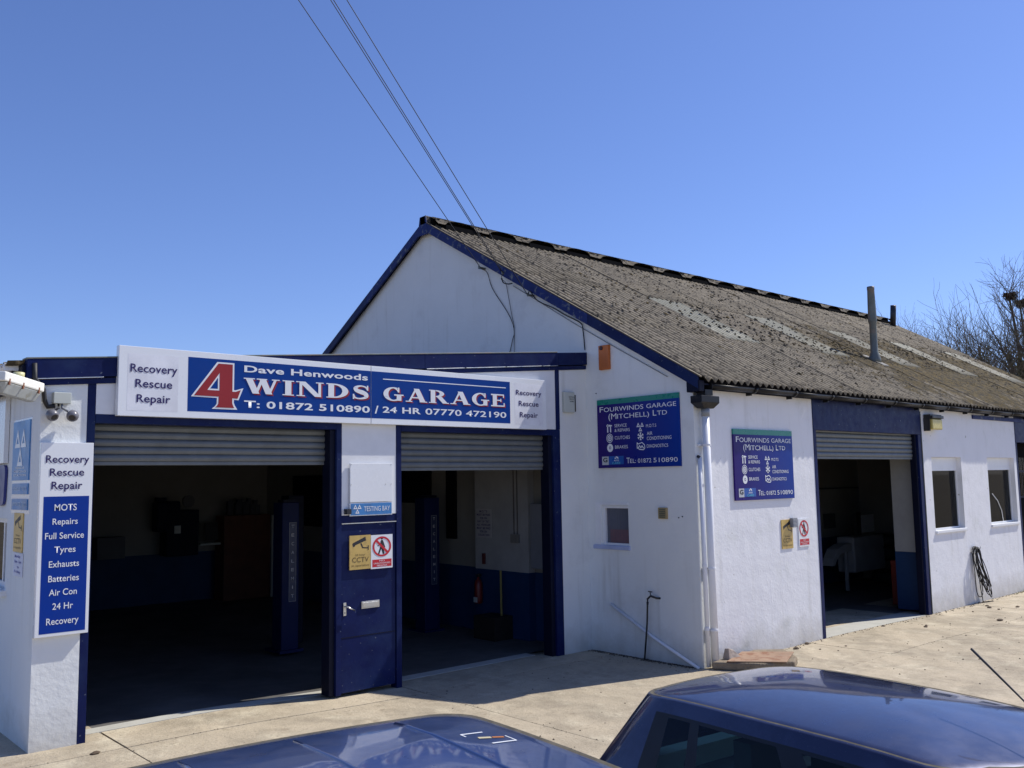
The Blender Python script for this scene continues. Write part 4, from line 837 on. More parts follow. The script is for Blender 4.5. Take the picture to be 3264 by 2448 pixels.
MB().tube([L0+ax*.28+upv*.085, L0+ax*.28+upv*.135], .045, 14).build('sensor_cap', mat('yellowed_cap', (.62, .58, .30), .5), o, smooth=True)
MB().tube([(-7.40, YA+.05, 3.40), (-7.40, YA-.02, 3.38), tuple(L0+ax*.02+upv*.03)], .012, 8).build('arm', black, o, smooth=True)
o = thing('junction_box', 'pale cream junction box above the twin floodlights', 'junction box', (-7.22, YA-.03, 3.23))
MB().box(-7.30, -7.145, YA-.07, YA-.002, 3.232, 3.338).build('casing', cream, o, bevel=.005)
o = thing('twin_floodlights', 'pair of grey round lamps hanging below the cream junction box', 'lamp', (-7.24, YA-.06, 3.07))
MB().tube([(-7.25, YA-.04, 3.23), (-7.25, YA-.06, 3.19), (-7.30, YA-.07, 3.155)], .010, 8).build('bracket', black, o, smooth=True); MB().tube([(-7.22, YA-.04, 3.23), (-7.22, YA-.06, 3.19), (-7.17, YA-.07, 3.16)], .012, 8).build('bracket', greyp, o, smooth=True)
for cx, hx in ((-7.315, -.4), (-7.135, .5)):
    c = Vector((cx, YA-.09, 3.12)); prof = [(.0005, -.055), (.025, -.050), (.045, -.032), (.055, 0), (.052, .028), (.040, .045), (.034, .048), (.032, .040), (.0005, .040)]
    mb = MB(); mb.lathe((0, 0, 0), prof, 18, 'Y'); R = Matrix.Rotation(rad(180), 3, 'Z') @ Matrix.Rotation(rad(-35), 3, 'X'); R = Matrix.Rotation(rad(-50*hx), 3, 'Z') @ R
    mb.v = [tuple(R @ Vector(v)+c) for v in mb.v]; l = mb.build('lamp_head', domeg, o, smooth=True)
    mb = MB(); mb.lathe((0, 0, 0), [(.026, .041), (.026, .044)], 16, 'Y'); mb.v = [tuple(R @ Vector(v)+c) for v in mb.v]; mb.build('lens', black, l)
cb = [(-7.47, YA-.05, 3.60), (-7.465, YA-.055, 3.46), (-7.44, YA-.06, 3.42), (-7.385, YA-.04, 3.36), (-7.365, YA-.03, 3.25), (-7.34, YA-.03, 3.20), (-7.28, YA-.03, 3.21)]
single(MB().tube(cb, .022, 8), 'black_conduit', cabm, 'thick black cable bundle curving down the corner pillar from the fascia', 'cable', smooth=True)
# coiled black hose on hook
def hosecoil():
    o = thing('coiled_cable', 'coil of black cable hung on the white wall below the two windows', 'cable coil', (8.7, -.06, 0))
    mb = MB(); r = random.Random(2)
    for k in range(9):
        w = r.uniform(.06, .18); L = r.uniform(.66, .96); sw = r.uniform(.0, .60); ph = r.uniform(-.05, .05); P = []
        for i in range(41):
            t = 2*math.pi*i/40; s = (1-math.cos(t))/2
            x = 8.60+ph+.10*math.sin(t)*(1-s)*1.1+w*math.sin(t)*s+sw*s*s+.04*math.sin(3*t+k); z = 1.03-.02*k/9-L*s
            P.append((x, -.03-.008*k-.05*s, z))
        mb.tube(P, .0085, 6, caps=False)
    mb.build('coil', rubber, o, smooth=True)
    MB().tube([(8.62, -.05, .95), (8.60, -.07, .5), (8.68, -.06, .2), (8.72, -.07, -.02), (8.9, -.12, -.025), (9.0, -.15, -.025)], .0085, 6).build('tail', rubber, o, smooth=True)
    MB().tube([(8.60, -.0, 1.00), (8.60, -.13, 1.00), (8.60, -.14, 1.04)], .012, 8).build('hook', whitepaint, o, smooth=True)
hosecoil()
# corner hatch: rusty plate on a rough concrete kerb, with a broken block
single(MB().prism([(.02, -.12, 0), (.35, -.62, 0), (.75, -.86, 0), (1.05, -.72, 0), (1.42, -.30, 0), (1.1, -.03, 0)], (0, 0, .10)), 'concrete_kerb', stonem, 'rough low concrete surround at the foot of the downpipes', 'kerb', bevel=.02)
single(MB().prism([(.12, -.28, .103), (.60, -.84, .103), (1.20, -.58, .115), (.75, -.08, .115)], (0, 0, .012)), 'rusty_hatch_plate', rustm, 'flat rusty steel plate lying on the concrete surround', 'plate', bevel=.003)
mb = MB().add([(.26, -.22, .10), (.50, -.26, .10), (.52, -.14, .10), (.28, -.10, .10), (.30, -.19, .24), (.40, -.19, .21), (.38, -.13, .21), (.31, -.12, .23)], [(3, 2, 1, 0), (4, 5, 6, 7), (0, 1, 5, 4), (1, 2, 6, 5), (2, 3, 7, 6), (3, 0, 4, 7)])
single(mb, 'broken_block', brickm, 'broken pale block leaning against the wall beside the downpipe', 'rubble block', bevel=.01)
# stones on the yard
STL = ['by the wall foot under the middle warning signs', 'at the wall foot just left of the middle doorway', 'alone on the concrete in front of the warning signs', 'farther out from the wall than its neighbours',
       'largest one, out on the yard left of the coiled cable', 'on the yard beyond the coiled cable', 'nearest the hanging tail of the coiled cable', 'beside a stained patch before the middle doorway', 'on the edge of the middle doorway threshold',
       'tiny one on the yard under the windows', 'against the wall under the right-hand window', 'second of the pair before the middle doorway', 'beside the joint at the foot of the corner pillar', 'tiny one under the left-hand window']
r = random.Random(11)
for i, (x, y, s) in enumerate([(2.0, -.13, .05), (2.43, -.04, .05), (2.19, -.39, .02), (2.65, -.53, .025), (6.68, -1.12, .06), (8.49, -.76, .05), (8.09, -.42, .05), (5.13, -.57, .045), (4.72, -.06, .04), (7.99, -.62, .03), (8.3, -.3, .04), (5.3, -.5, .03), (-6.95, 1.5, .045), (7.4, -.4, .025)]):
    mb = MB(); n = 6; vs = []
    for h, q in ((0, 1), (.25, 1.05), (.5, .5)):
        for k in range(n): a = 2*math.pi*k/n; e = s*q*r.uniform(.7, 1.2); vs.append((x+e*math.cos(a), y+e*.7*math.sin(a), gz(x, y)+h*s))
    mb.add(vs, [(a*n+k, a*n+(k+1) % n, (a+1)*n+(k+1) % n, (a+1)*n+k) for a in range(2) for k in range(n)]+[[2*n+k for k in range(n)]])
    single(mb, 'stone', mat('dark_dirt_clod', (.10, .07, .045), .95), ('small dark lump of dirt '+STL[i]), 'stone', 'dark lumps scattered on the yard')
mb = MB(); r = random.Random(4)
for k in range(160):
    x = r.uniform(10.3, 11.9); y = r.uniform(-.10, -.005); h = r.uniform(.02, .07)*(1.3 if x > 10.9 else .6); a = r.uniform(-.03, .03); z = gz(x, y)
    mb.add([(x-.006, y, z), (x+.006, y, z), (x+a, y-abs(a), z+h)], [(0, 1, 2)])
o = single(mb, 'weeds', tgreen, 'small green weeds growing at the wall foot at right', 'weeds'); o['kind'] = 'stuff'
mb = MB(); r = random.Random(8)
JXL = [q for q in JX if -11 < q < 12]
for k in range(2600):      # grit and dirt along wall feet
    if k > 1000: 
        if k % 2: x = r.choice(JXL)+r.gauss(0, .012); y = r.uniform(-8, 1.5)
        else: y = r.choice(JY[1:])+r.gauss(0, .012); x = r.uniform(-10, 11)
    elif r.random() < .45: x = r.uniform(-.04, -.01)-r.random()**2*.10; y = r.uniform(.05, 1.9)
    elif r.random() < .6: x = r.uniform(1.2, 11.0); y = -.005-r.random()**2*.12
    else: x = r.uniform(-6, 10); y = r.uniform(-4, 1.4)
    s = r.uniform(.003, .009) if k > 1000 else r.uniform(.004, .016); z = gz(x, y); mb.add([(x+s, y, z), (x, y+s, z), (x-s, y, z), (x, y-s, z), (x, y, z+s*.8)], [(0, 1, 4), (1, 2, 4), (2, 3, 4), (3, 0, 4)])
o = single(mb, 'grit', mat('dark_grit', (.09, .07, .05), .95), 'loose grit along the wall foot and over the yard', 'grit'); o['kind'] = 'stuff'

# ------------------------------------------------------------------ cables on the gable and overhead
def smooth_path(P, n=6):
    P = [Vector(p) for p in P]; Q = [P[0]*2-P[1]]+P+[P[-1]*2-P[-2]]; out = []
    for i in range(1, len(Q)-2):
        for k in range(n):
            t = k/n; a, b, c, d = Q[i-1:i+3]; out.append(.5*((2*b)+(c-a)*t+(2*a-5*b+4*c-d)*t*t+(3*b-a-3*c+d)*t**3))
    return out+[P[-1]]
def cable(name, pts, r, lab, cat='cable', group=None, m=cabm): return single(MB().tube(smooth_path(pts), r, 6), name, m, lab, cat, group, smooth=True)
cable('gable_cable', [(-.09, 4.21, 5.99), (-.03, 4.12, 5.91), (-.02, 4.0, 5.62), (-.02, 3.66, 5.20), (-.02, 3.52, 4.98), (-.02, 3.48, 4.81), (-.02, 3.52, 4.70), (-.02, 3.61, 4.46)], .0065, 'dark cable sagging down the upper gable from the left bracket')
cable('gable_cable', [(-.13, 3.62, 5.79), (-.13, 3.65, 5.70), (-.03, 3.66, 5.66), (-.02, 3.60, 5.40), (-.02, 3.53, 5.10), (-.02, 3.48, 4.89), (-.02, 3.49, 4.46)], .0045, 'thin cable hanging straight down the upper gable from the middle bracket')
cable('gable_cable', [(-.13, 3.02, 5.33), (-.14, 2.96, 5.39), (-.10, 2.83, 5.22), (-.03, 2.57, 5.08), (-.03, 2.31, 4.93), (-.03, 1.99, 4.76), (-.03, 1.94, 4.64), (-.03, 1.91, 4.34)], .009, 'thick dark cable following the bargeboard then dropping to the annex fascia')
cable('gable_cable', [(-.015, 3.49, 5.58), (-.015, 2.93, 5.25), (-.015, 2.16, 4.79), (-.015, 1.30, 4.30), (-.015, .40, 3.80)], .006, 'thin grey cable clipped along just under the bargeboard', m=greyp)
cable('gable_cable', [(-.13, 3.64, 5.72), (-.13, 3.60, 5.64), (-.12, 3.50, 5.60), (-.10, 3.42, 5.60)], .010, 'short looped cable end at the middle bracket on the bargeboard')
far = [(-3.97, 3.32, 9.0), (-3.64, 3.04, 9.0), (-3.61, 3.015, 9.0), (-3.47, 2.90, 9.0)]; near = [(-.09, 4.21, 5.99), (-.13, 3.64, 5.82), (-.13, 3.60, 5.80), (-.13, 3.02, 5.33)]
labs = ['leftmost overhead wire crossing the sky to the gable', 'left wire of the close middle pair of overhead wires', 'right wire of the close middle pair of overhead wires', 'rightmost overhead wire crossing the sky to the gable']
for a, b, lab in zip(far, near, labs):
    a, b = Vector(a), Vector(b); e = b+(a-b)*3.4; P = []
    for i in range(31): t = i/30; p = b.lerp(e, t); p.z -= .30*math.sin(math.pi*min(1, t))*.25; P.append(p)
    single(MB().tube(P, .0062, 6), 'overhead_wire', cabm, lab, 'wire', 'overhead wires running to the gable', smooth=True)
for y, z, lab in ((4.21, 6.0, 'left'), (3.62, 5.80, 'middle'), (3.02, 5.34, 'right')):
    single(MB().box(-.14, -.0, y-.015, y+.015, z-.015, z+.015).tube([(-.13, y, z-.02), (-.13, y, z+.03)], .018, 8), 'wire_bracket', galv, 'small %s wire bracket fixed near the gable bargeboard' % lab, 'bracket')

# ------------------------------------------------------------------ inside the annex
def lift_post(x0, x1, y0, lab, grp='blue lift posts'):
    o = thing('lift_post', lab, 'vehicle lift', ((x0+x1)/2, y0+.12, 0), grp); z0 = .05 if x0 < -2 else 0
    bl = mat('lift_blue_paint', (.005, .011, .062), .5, spec=.2)
    MB().box(x0, x1, y0, y0+.28, z0, 2.17).build('column', bl, o, bevel=.01)
    MB().box(x0-.05, x1+.05, y0-.06, y0+.40, z0-.01, z0+.03).build('foot_plate', bl, o)
    MB().box(x0+.03, x1-.03, y0+.03, y0+.2, 2.172, 2.21).build('top_cap', navy_dk, o)
    fr = Fr((0, y0, 0), (1, 0, 0), (0, -1, 0)); xc = x0+(x1-x0)*.62; mb = MB(); fr.rect(mb, xc-.055, xc+.055, .75, 1.88, 0, .002); p = mb.build('name_strip', mat('dark_strip', (.03, .04, .09), .4), o)
    for a, b, c, d in ((xc-.057, xc-.051, .75, 1.88), (xc+.051, xc+.057, .75, 1.88), (xc-.05, xc+.05, .75, .757), (xc-.05, xc+.05, 1.873, 1.88)):
        mb = MB(); fr.rect(mb, a, b, c, d, .002, .004); mb.build('strip_edge', greyp, o)
    for k, ch in enumerate('TECALEMIT'): text(fr, ch, xc-.022 if ch != 'I' else xc-.006, xc+.022 if ch != 'I' else xc+.006, 1.80-k*.124, 1.845-k*.124, .005, mat('grey_lettering', (.5, .5, .52), .4), o, .01)
    return o
lift_post(-3.40, -3.13, 4.80, 'blue vehicle lift post standing in the left bay'); lift_post(-.75, -.45, 4.95, 'blue vehicle lift post standing in the right bay')
single(MB().box(-2.98, -2.72, 5.4, 5.65, .04, 2.26), 'steel_post', navy_dk, 'dark blue post just behind the lift post in the left bay', 'post', bevel=.01)
single(MB().box(-1.33, -.27, 11.3, 11.75, 0, 1.78), 'brown_cabinet', wood, 'tall brown wooden cabinet against the back wall of the left bay', 'cabinet', bevel=.01)
single(MB().box(-.26, -.22, 11.25, 11.3, 0, 1.76), 'pale_pole', cream, 'thin pale upright beside the brown cabinet', 'pole')
o = thing('blue_machine', 'dark blue test machine cabinet with pale label on the back wall', 'machine', (-2.2, 11.6, .9))
MB().box(-2.53, -1.86, 11.35, 11.75, 1.0, 1.93).build('cabinet', navy_dk, o, bevel=.02); MB().box(-2.73, -2.24, 11.36, 11.7, 1.5, 2.12).build('head', navy_dk, o, bevel=.05)
MB().box(-2.38, -2.25, 11.34, 11.35, 1.46, 1.62).build('label_plate', cream, o); MB().tube([(-2.62, 11.5, 2.12), (-2.62, 11.5, 2.2)], .12, 12).build('dome', navy_dk, o)
single(MB().tube([(-1.85, 11.97, 2.10), (-1.85, 11.93, 2.10)], .13, 24), 'wall_clock', mat('grey_clock_face', (.12, .12, .12), .5), 'round clock on the back wall of the left bay', 'clock')
o = thing('monitor_desk', 'dark screen on a pale shelf beside the brown cabinet', 'desk', (-1.6, 11.6, 1.1))
MB().box(-1.80, -1.36, 11.4, 11.75, 1.18, 1.22).build('shelf', cream, o); MB().box(-1.66, -1.38, 11.5, 11.53, 1.27, 1.65).build('screen', black, o)
single(MB().box(-3.83, -3.3, 11.5, 11.8, 1.02, 1.44), 'wall_shelf_boxes', mat('dim_grey_boxes', (.12, .12, .12), .7), 'grey boxes on the left of the back wall', 'boxes')
mb = MB(); r = random.Random(6)
for k in range(14): x = r.uniform(-1.25, -.4); w = r.uniform(.05, .12); mb.box(x, x+w, 11.4+.01*k, 11.5+.01*k, 1.785, 1.8+r.uniform(.05, .35))
o = single(mb, 'cabinet_clutter', mat('dim_clutter', (.06, .06, .07), .7), 'clutter of cans and boxes heaped on the brown cabinet', 'clutter'); o['kind'] = 'stuff'
FI = Fr((-.16, 0, 0), (0, -1, 0), (-1, 0, 0))
o = thing('payment_notice', 'printed notice about paying for tests on the pier in the right bay', 'notice', (-.17, 4.14, 1.52))
mb = MB(); FI.rect(mb, -4.33, -3.95, 1.52, 1.98, .001, .005); mb.build('paper', mat('grey_paper', (.42, .41, .41), .8), o)
for k, t1 in enumerate(["M.O.T'S", 'MUST BE PAID', 'FOR ON', 'DAY OF TEST', 'ALL VEHICLES', 'MUST BE PAID', 'FOR ON', 'COLLECTION']):
    hw = .014*len(t1); text(FI, t1, -4.14-hw, -4.14+hw, 1.925-k*.054, 1.958-k*.054, .007, purple, o, .02)
o = thing('fire_extinguisher', 'red fire extinguisher on the blue dado in the right bay', 'fire extinguisher', (-.24, 4.2, .47))
MB().lathe((-.24, 4.2, 0), [(.001, .47), (.06, .48), (.068, .52), (.068, .78), (.05, .84), (.02, .87), (.02, .90), (.001, .90)], 16).build('cylinder', mat('extinguisher_red', (.16, .012, .012), .4), o, smooth=True)
MB().box(-.27, -.20, 4.17, 4.23, .90, .94).build('valve', black, o); MB().box(-.312, -.30, 4.16, 4.24, .50, .58).build('label_patch', cream, o)
single(MB().tube([(-.30, 3.58, 1.04), (-.30, 3.57, 0)], .018, 8), 'yellow_pole', mat('worn_yellow_paint', (.26, .21, .06), .6), 'thin worn yellow pole leaning at the pier in the right bay', 'pole')
single(MB().box(-.55, -.18, 3.45, 3.95, 0, .35), 'dark_bin', mat('dark_brown_bin', (.02, .015, .012), .7), 'dark low bin behind the yellow pole', 'bin')
o = thing('switch_box', 'grey switch box with two conduits on the pier', 'switch', (-.18, 3.35, 1.47)); MB().box(-.22, -.165, 3.27, 3.43, 1.47, 1.60).build('casing', mat('dim_switch', (.22, .21, .19), .5), o)
for y in (3.31, 3.39): MB().tube([(-.175, y, 1.60), (-.175, y, 3.4)], .010, 6).build('conduit', mat('dim_conduit', (.12, .11, .10), .5), o)
single(MB().box(-.22, -.03, 2.35, 2.97, 1.10, 2.08), 'electric_cabinet', mat('grey_cabinet', (.22, .23, .25), .5), 'grey electrical cabinet at the right of the right bay', 'cabinet', bevel=.01)
single(MB().box(-.20, -.165, 4.1, 4.15, 1.10, 1.27), 'red_bottle', mat('dim_red', (.10, .02, .02), .5), 'small red and white tube above the fire extinguisher', 'bottle')
# inside the main bay
o = thing('wheel_balancer', 'pale wheel balancing machine with curved guard and tilted screen in the middle bay', 'machine', (9.3, 2.6, 0))
pg = mat('pale_grey_machine', (.30, .31, .32), .5)
MB().box(8.75, 10.1, 2.5, 2.9, .35, 1.10).build('cabinet', pg, o, bevel=.03)
P = [(8.75, .98), (8.45, .97), (8.15, .88), (7.98, .70), (7.93, .55), (8.02, .55), (8.10, .66), (8.25, .76), (8.50, .82), (8.75, .82)]
MB().prism([(x, 2.55, z) for x, z in P], (0, .25, 0)).build('wheel_guard', pg, o, bevel=.01)
MB().box(9.22, 9.78, 2.55, 2.6, 1.18, 1.55).build('screen', mat('dim_screen', (.36, .38, .40), .4), o); MB().box(9.0, 9.2, 2.55, 2.62, 1.12, 1.62).build('screen_side', black, o)
MB().box(8.52, 8.58, 2.56, 2.62, 0, .82).build('leg', pg, o)
o = thing('tyre_stack', 'stack of dark tyres in the middle bay', 'tyres', (10.4, 2.6, 0))
for k in range(4): MB().lathe((10.45, 2.6, .27*k+.02), [(.20, .02), (.32, .0), (.38, .06), (.38, .18), (.32, .25), (.20, .23)], 18).build('tyre', rubber, o, smooth=True)
single(MB().lathe((8.9, 1.35, 0), [(.14, 0), (.17, .55), (.16, .57), (.13, .57)], 14), 'waste_bin', mat('dull_bin', (.13, .13, .14), .6), 'grey cylindrical bin just inside the middle bay', 'bin', smooth=True)
single(MB().box(7.15, 7.35, .75, .95, .0, .82), 'red_jack', mat('dull_red_paint', (.28, .04, .02), .5), 'upright red jack beside the blue pier in the middle bay', 'jack', bevel=.02)
single(MB().box(9.45, 9.93, 3.55, 3.58, 1.22, 1.55), 'wall_poster', mat('dark_poster', (.06, .06, .06), .6), 'dark framed poster on the back wall of the middle bay', 'poster')

# ------------------------------------------------------------------ cars
def make_car(name, label, loc, yaw, P, wt, wb, zr, crown, roofL, lenY, groups, ribs=False, rear=.42, ed=.055):
    """local frame: +y is the rear of the car, y = 0 at the rear edge of the roof, z = 0 the road"""
    root = thing(name, label, 'car', loc, None); root.rotation_euler = (0, 0, yaw)
    def bld(mb, nm, mm, par=root, **k):
        mb2 = MB(); mb2.v = mb.v; mb2.f = mb.f; mb2.m = mb.m; me = bpy.data.meshes.new(nm); me.from_pydata([tuple(v) for v in mb.v], [], mb.f)
        for x in (mm if isinstance(mm, list) else [mm]): me.materials.append(x)
        if isinstance(mm, list): me.polygons.foreach_set('material_index', mb.m)
        if k.get('smooth', True): me.polygons.foreach_set('use_smooth', [True]*len(me.polygons))
        o = bpy.data.objects.new(nm, me); COL.objects.link(o); o.parent = par; return o
    belt = .93; ze = zr-crown; rearY = rear; yb0, yb1 = rearY-.10, -roofL-.75
    def SY(s, t, ya, yb): return ya if s == 0 else -.24+(yb+.24)*s
    def ringpts(t, shrink=1.):
        w = wb+(wt-wb)*(t**1.25); y0 = yb0+(0.-yb0)*t**.95; y1 = yb1+(-roofL-yb1)*t; r = .16+.05*t
        bow = .05
        pts = []; kinds = []
        def P2(x, y): return (x, y)
        sd = [0, .02, .085, .185, .20, .21, .225, .42, .53, .55, .60, .62, .80, .92, 1.]
        ny = 7
        # rear edge, left (-x) to right
        for k in range(ny+1): a = -1+2*k/ny; pts.append(((w-r)*a, y0-bow*a*a*.9)); kinds.append(('rear', k))
        for k in range(1, 5): a = rad(90-90*k/5); pts.append((w-r+r*math.cos(a), y0-r-bow*.9+r*math.sin(a))); kinds.append(('c', k))
        for k, s in enumerate(sd): pts.append((w+.02*math.sin(math.pi*s), SY(s, t, y0-r-bow*.9, y1+r))); kinds.append(('right', k))
        for k in range(1, 5): a = rad(-90*k/5); pts.append((w-r+r*math.cos(a), y1+r+r*math.sin(a))); kinds.append(('c', k))
        for k in range(ny+1): a = 1-2*k/ny; pts.append(((w-r)*a, y1-.10*(1-a*a))); kinds.append(('front', k))
        for k in range(1, 5): a = rad(270-90*k/5); pts.append((-w+r+r*math.cos(a), y1+r+r*math.sin(a))); kinds.append(('c', k))
        for k, s in enumerate(sd[::-1]): pts.append((-w-.02*math.sin(math.pi*s), SY(s, t, y0-r-bow*.9, y1+r))); kinds.append(('left', len(sd)-1-k))
        for k in range(1, 5): a = rad(180-90*k/5); pts.append((-w+r+r*math.cos(a), y0-r-bow*.9+r*math.sin(a))); kinds.append(('c', k))
        return pts, kinds
    lv = [0, .07, .12, .45, .86, .89, .93, .96, .985, 1.0]
    rings = []; yc = -roofL/2
    def edge(y): return -ed*abs((y-yc)/(roofL/2+.1))**3.2
    for t in lv:
        p, kinds = ringpts(t); z = belt+(ze-belt)*t
        if t > .85: sq = (t-.84)/.16; 
        off = 0 if t < .88 else -.0
        rings.append([(x, y, z+edge(y)*t) for x, y in p])
    n = len(kinds)
    # roof cap rings: drip channel then dome
    p, _ = ringpts(1.)
    caps = []
    for f, dz in ((.985, .010), (.972, .003), (.955, .010), (.90, None), (.8, None), (.68, None), (.54, None), (.38, None), (.2, None), (.05, None)):
        row = []
        for x, y in p:
            if dz is None:
                zz = crown*(1-f**2.2)+.006
                if ribs:
                    for rx in (-.42, 0., .42): zz += .007*math.exp(-((x*f-rx)/.022)**2)*(1 if f < .85 else .2)
            else: zz = dz
            row.append((x*f, yc+(y-yc)*(1-(1-f)*.75), ze+zz+edge(y)*(f**1.5)))
        caps.append(row)
    allr = rings+caps; body = MB(); body.v = [q for rr in allr for q in rr]
    wins = {}
    def winkey(k0, lvl):
        kind, i = kinds[k0]; kind2, _ = kinds[(k0+1) % n]
        if kind != kind2: return None, False
        if kind in ('left', 'right'):
            j = i if kind == 'right' else i-1
            for nm, a, b in (('quarter_window', 2, 3), ('rear_side_window', 6, 8), ('front_side_window', 11, 13)):
                if a <= j < b: return (nm, kind), 2 <= lvl < 4
            if 1 <= j < 13: return 'trim', 1 <= lvl < 5
        if kind == 'rear' and 0 < i < 6: return ('rear_window', 'rear'), 2 <= lvl < 5
        if kind == 'front': return ('windscreen', 'front'), 1 <= lvl < 5
        return None, False
    for l in range(len(allr)-1):
        for k in range(n):
            q = [l*n+k, l*n+(k+1) % n, (l+1)*n+(k+1) % n, (l+1)*n+k]; q = q[::-1]
            key, isw = winkey(k, l) if l < len(lv)-1 else (None, False)
            if key and key != 'trim' and isw: wins.setdefault(key, []).append(q); continue
            body.f.append(q)
            trimq = (key is not None and 1 <= l < 5 and key != ('rear_window', 'rear')) or (key == 'trim' and isw)
            body.m.append(1 if trimq else (2 if len(lv)-1 <= l-1 < len(lv)+1 else 0))
    body.f.append([ (len(allr)-1)*n+k for k in range(n)][::-1]); body.m.append(0)
    ob = bld(body, 'roof', [P, trim, seam])
    for key, fs in wins.items():
        idx = sorted({i for f in fs for i in f}); mp = {a: b for b, a in enumerate(idx)}; mb = MB(); mb.v = [body.v[i] for i in idx]; mb.f = [[mp[i] for i in f] for f in fs]; mb.m = [0]*len(mb.f)
        bld(mb, key[0], carglass)
    # lower body
    yR, yF = rearY, rearY-lenY; st = []; N = 36
    for i in range(N+1):
        u = i/N; y = yR+(yF-yR)*u; e = min(1, (u/.05)**.5 if u < .05 else 1)*min(1, ((1-u)/.08)**.5 if u > .92 else 1)
        w = (wb+.05)*(.80+.20*e); zt = belt+.015
        if y < yb1+.05: zt = belt+.015-.20*((yb1+.05-y)/(yb1+.05-yF))**1.6
        zt2 = .25+(zt-.25)*(.82+.18*e)
        st.append([(0, y, zt2+.02), (w*.5, y, zt2+.015), (w*.85, y, zt2), (w*.97, y, zt2-.04), (w*1.0, y, zt2-.12), (w*1.02, y, zt2-.30), (w*1.0, y, .38), (w*.96, y, .24), (w*.8, y, .20)])
    lb = MB(); vs = []
    for s in st: vs += [(-x, y, z) for x, y, z in s[:0:-1]]+s
    mm = len(vs)//(N+1); lb.add(vs, [(i*mm+k, i*mm+k+1, (i+1)*mm+k+1, (i+1)*mm+k) for i in range(N) for k in range(mm-1)]+[list(range(mm))[::-1], [N*mm+k for k in range(mm)]])
    bo = bld(lb, 'body', P)
    for sx in (-1, 1):
        for wy in (yR-.62, yF+.78):
            wv = MB().lathe((sx*(wb-.06), wy, .30), [(.21, -.10), (.29, -.09), (.30, -.05), (.30, .05), (.29, .09), (.21, .10)], 24, 'X'); ww = bld(wv, 'wheel', rubber)
            bld(MB().lathe((sx*(wb-.055), wy, .30), [(.02, -.085), (.20, -.07), (.21, .07), (.02, .085)], 16, 'X'), 'rim', alloy, ww)
            bld(MB().lathe((sx*(wb-.03), wy, .32), [(.35, -.09), (.35, .088)], 24, 'X'), 'wheel_arch', trim)
        bld(MB().box(sx*(wb-.10), sx*(wb+.045), yR-.10, yR-.015, .62, .86), 'tail_lamp', redlens, smooth=False)
        bld(MB().box(sx*(wb-.25), sx*(wb+.0), yF+.06, yF+.10, .56, .70), 'headlight', alloy, smooth=False)
        bld(MB().box(sx*(wb+.03), sx*(wb+.19), yb1+.42, yb1+.52, .90, 1.02), 'door_mirror', P, smooth=False)
        for sy in (-roofL*.28, -roofL*.85):
            s = bld(MB().box(sx*.12, sx*.60, sy-.30, sy-.12, .45, 1.08).box(sx*.12, sx*.60, sy-.75, sy-.30, .40, .58), 'seat', seatm, smooth=False)
            bld(MB().box(sx*.26, sx*.46, sy-.24, sy-.14, 1.10, 1.26), 'headrest', seatm, s, smooth=False)
    bld(MB().box(-wb+.12, wb-.12, -.18, .28, .90, .925), 'parcel_shelf', mat('pale_parcel_shelf', (.75, .78, .75), .8), smooth=False)
    bld(MB().box(-wb+.2, wb-.2, -.10, .0, .926, 1.06), 'rear_seat_back', mat('pale_parcel_shelf', (.75, .78, .75), .8), smooth=False)
    return root, bld
c1, bld1 = make_car('parked_car', 'mid blue car, nearest the camera at bottom centre, with ribbed roof', (-7.93, -3.84, -.0), rad(-8), paint1, .80, .86, 1.462, .032, 1.95, 3.7, None, ribs=True, ed=.02)
c2, bld2 = make_car('parked_car', 'dark navy hatchback with green tinted glass at bottom right', (-5.67, -4.22, -.0), rad(-6), paint2, .545, .80, 1.455, .055, 1.75, 3.75, None, rear=.30)
# roof sticker on the mid blue car
bpy.context.view_layer.update()
roof1 = [o for o in c1.children if o.name.startswith('roof')][0]
def on_roof(x, y):
    hit, loc, nr, ix = roof1.ray_cast(Vector((x, y, 3)), Vector((0, 0, -1))); return (x, y, loc.z+.002)
def strip(mb, x0, y0, x1, y1, w, n=4):
    d = Vector((x1-x0, y1-y0)); q = Vector((-d.y, d.x)).normalized()*w/2; vs = []
    for k in range(n+1): px, py = x0+d.x*k/n, y0+d.y*k/n; vs += [on_roof(px-q.x, py-q.y), on_roof(px+q.x, py+q.y)]
    mb.add(vs, [(2*k+1, 2*k, 2*k+2, 2*k+3) for k in range(n)])
mb = MB(); X0, X1, Y0, Y1 = .54, .69, -.68, -.51
strip(mb, X0, Y1, X1-.05, Y1, .012); strip(mb, X0, Y1, X0, Y1-.04, .007); bld1(mb, 'roof_sticker', letter); mb = MB(); strip(mb, X0+.04, Y0, X1, Y0, .012); strip(mb, X1, Y0, X1, Y0+.08, .006)
bld1(mb, 'roof_sticker', letter)
for rx in (-.44, 0., .44):
    P = [Vector(on_roof(rx, -.14-.12*k))+Vector((0, 0, -.004)) for k in range(13)]; bld1(MB().tube(P, .010, 8), 'roof_rib', paint1)
mb = MB(); strip(mb, X0+.035, (Y0+Y1)/2+.01, X0+.085, (Y0+Y1)/2-.005, .025); bld1(mb, 'roof_sticker', mat('cream_smear', (.55, .48, .30), .5)); mb = MB(); strip(mb, X0+.09, (Y0+Y1)/2-.005, X0+.135, (Y0+Y1)/2-.02, .020); bld1(mb, 'roof_sticker', mat('orange_smear', (.45, .16, .04), .5))
mi = Matrix.Rotation(rad(-6), 4, 'Z').inverted(); W2L = lambda p: mi @ (Vector(p)-Vector((-5.67, -4.22, 0)))
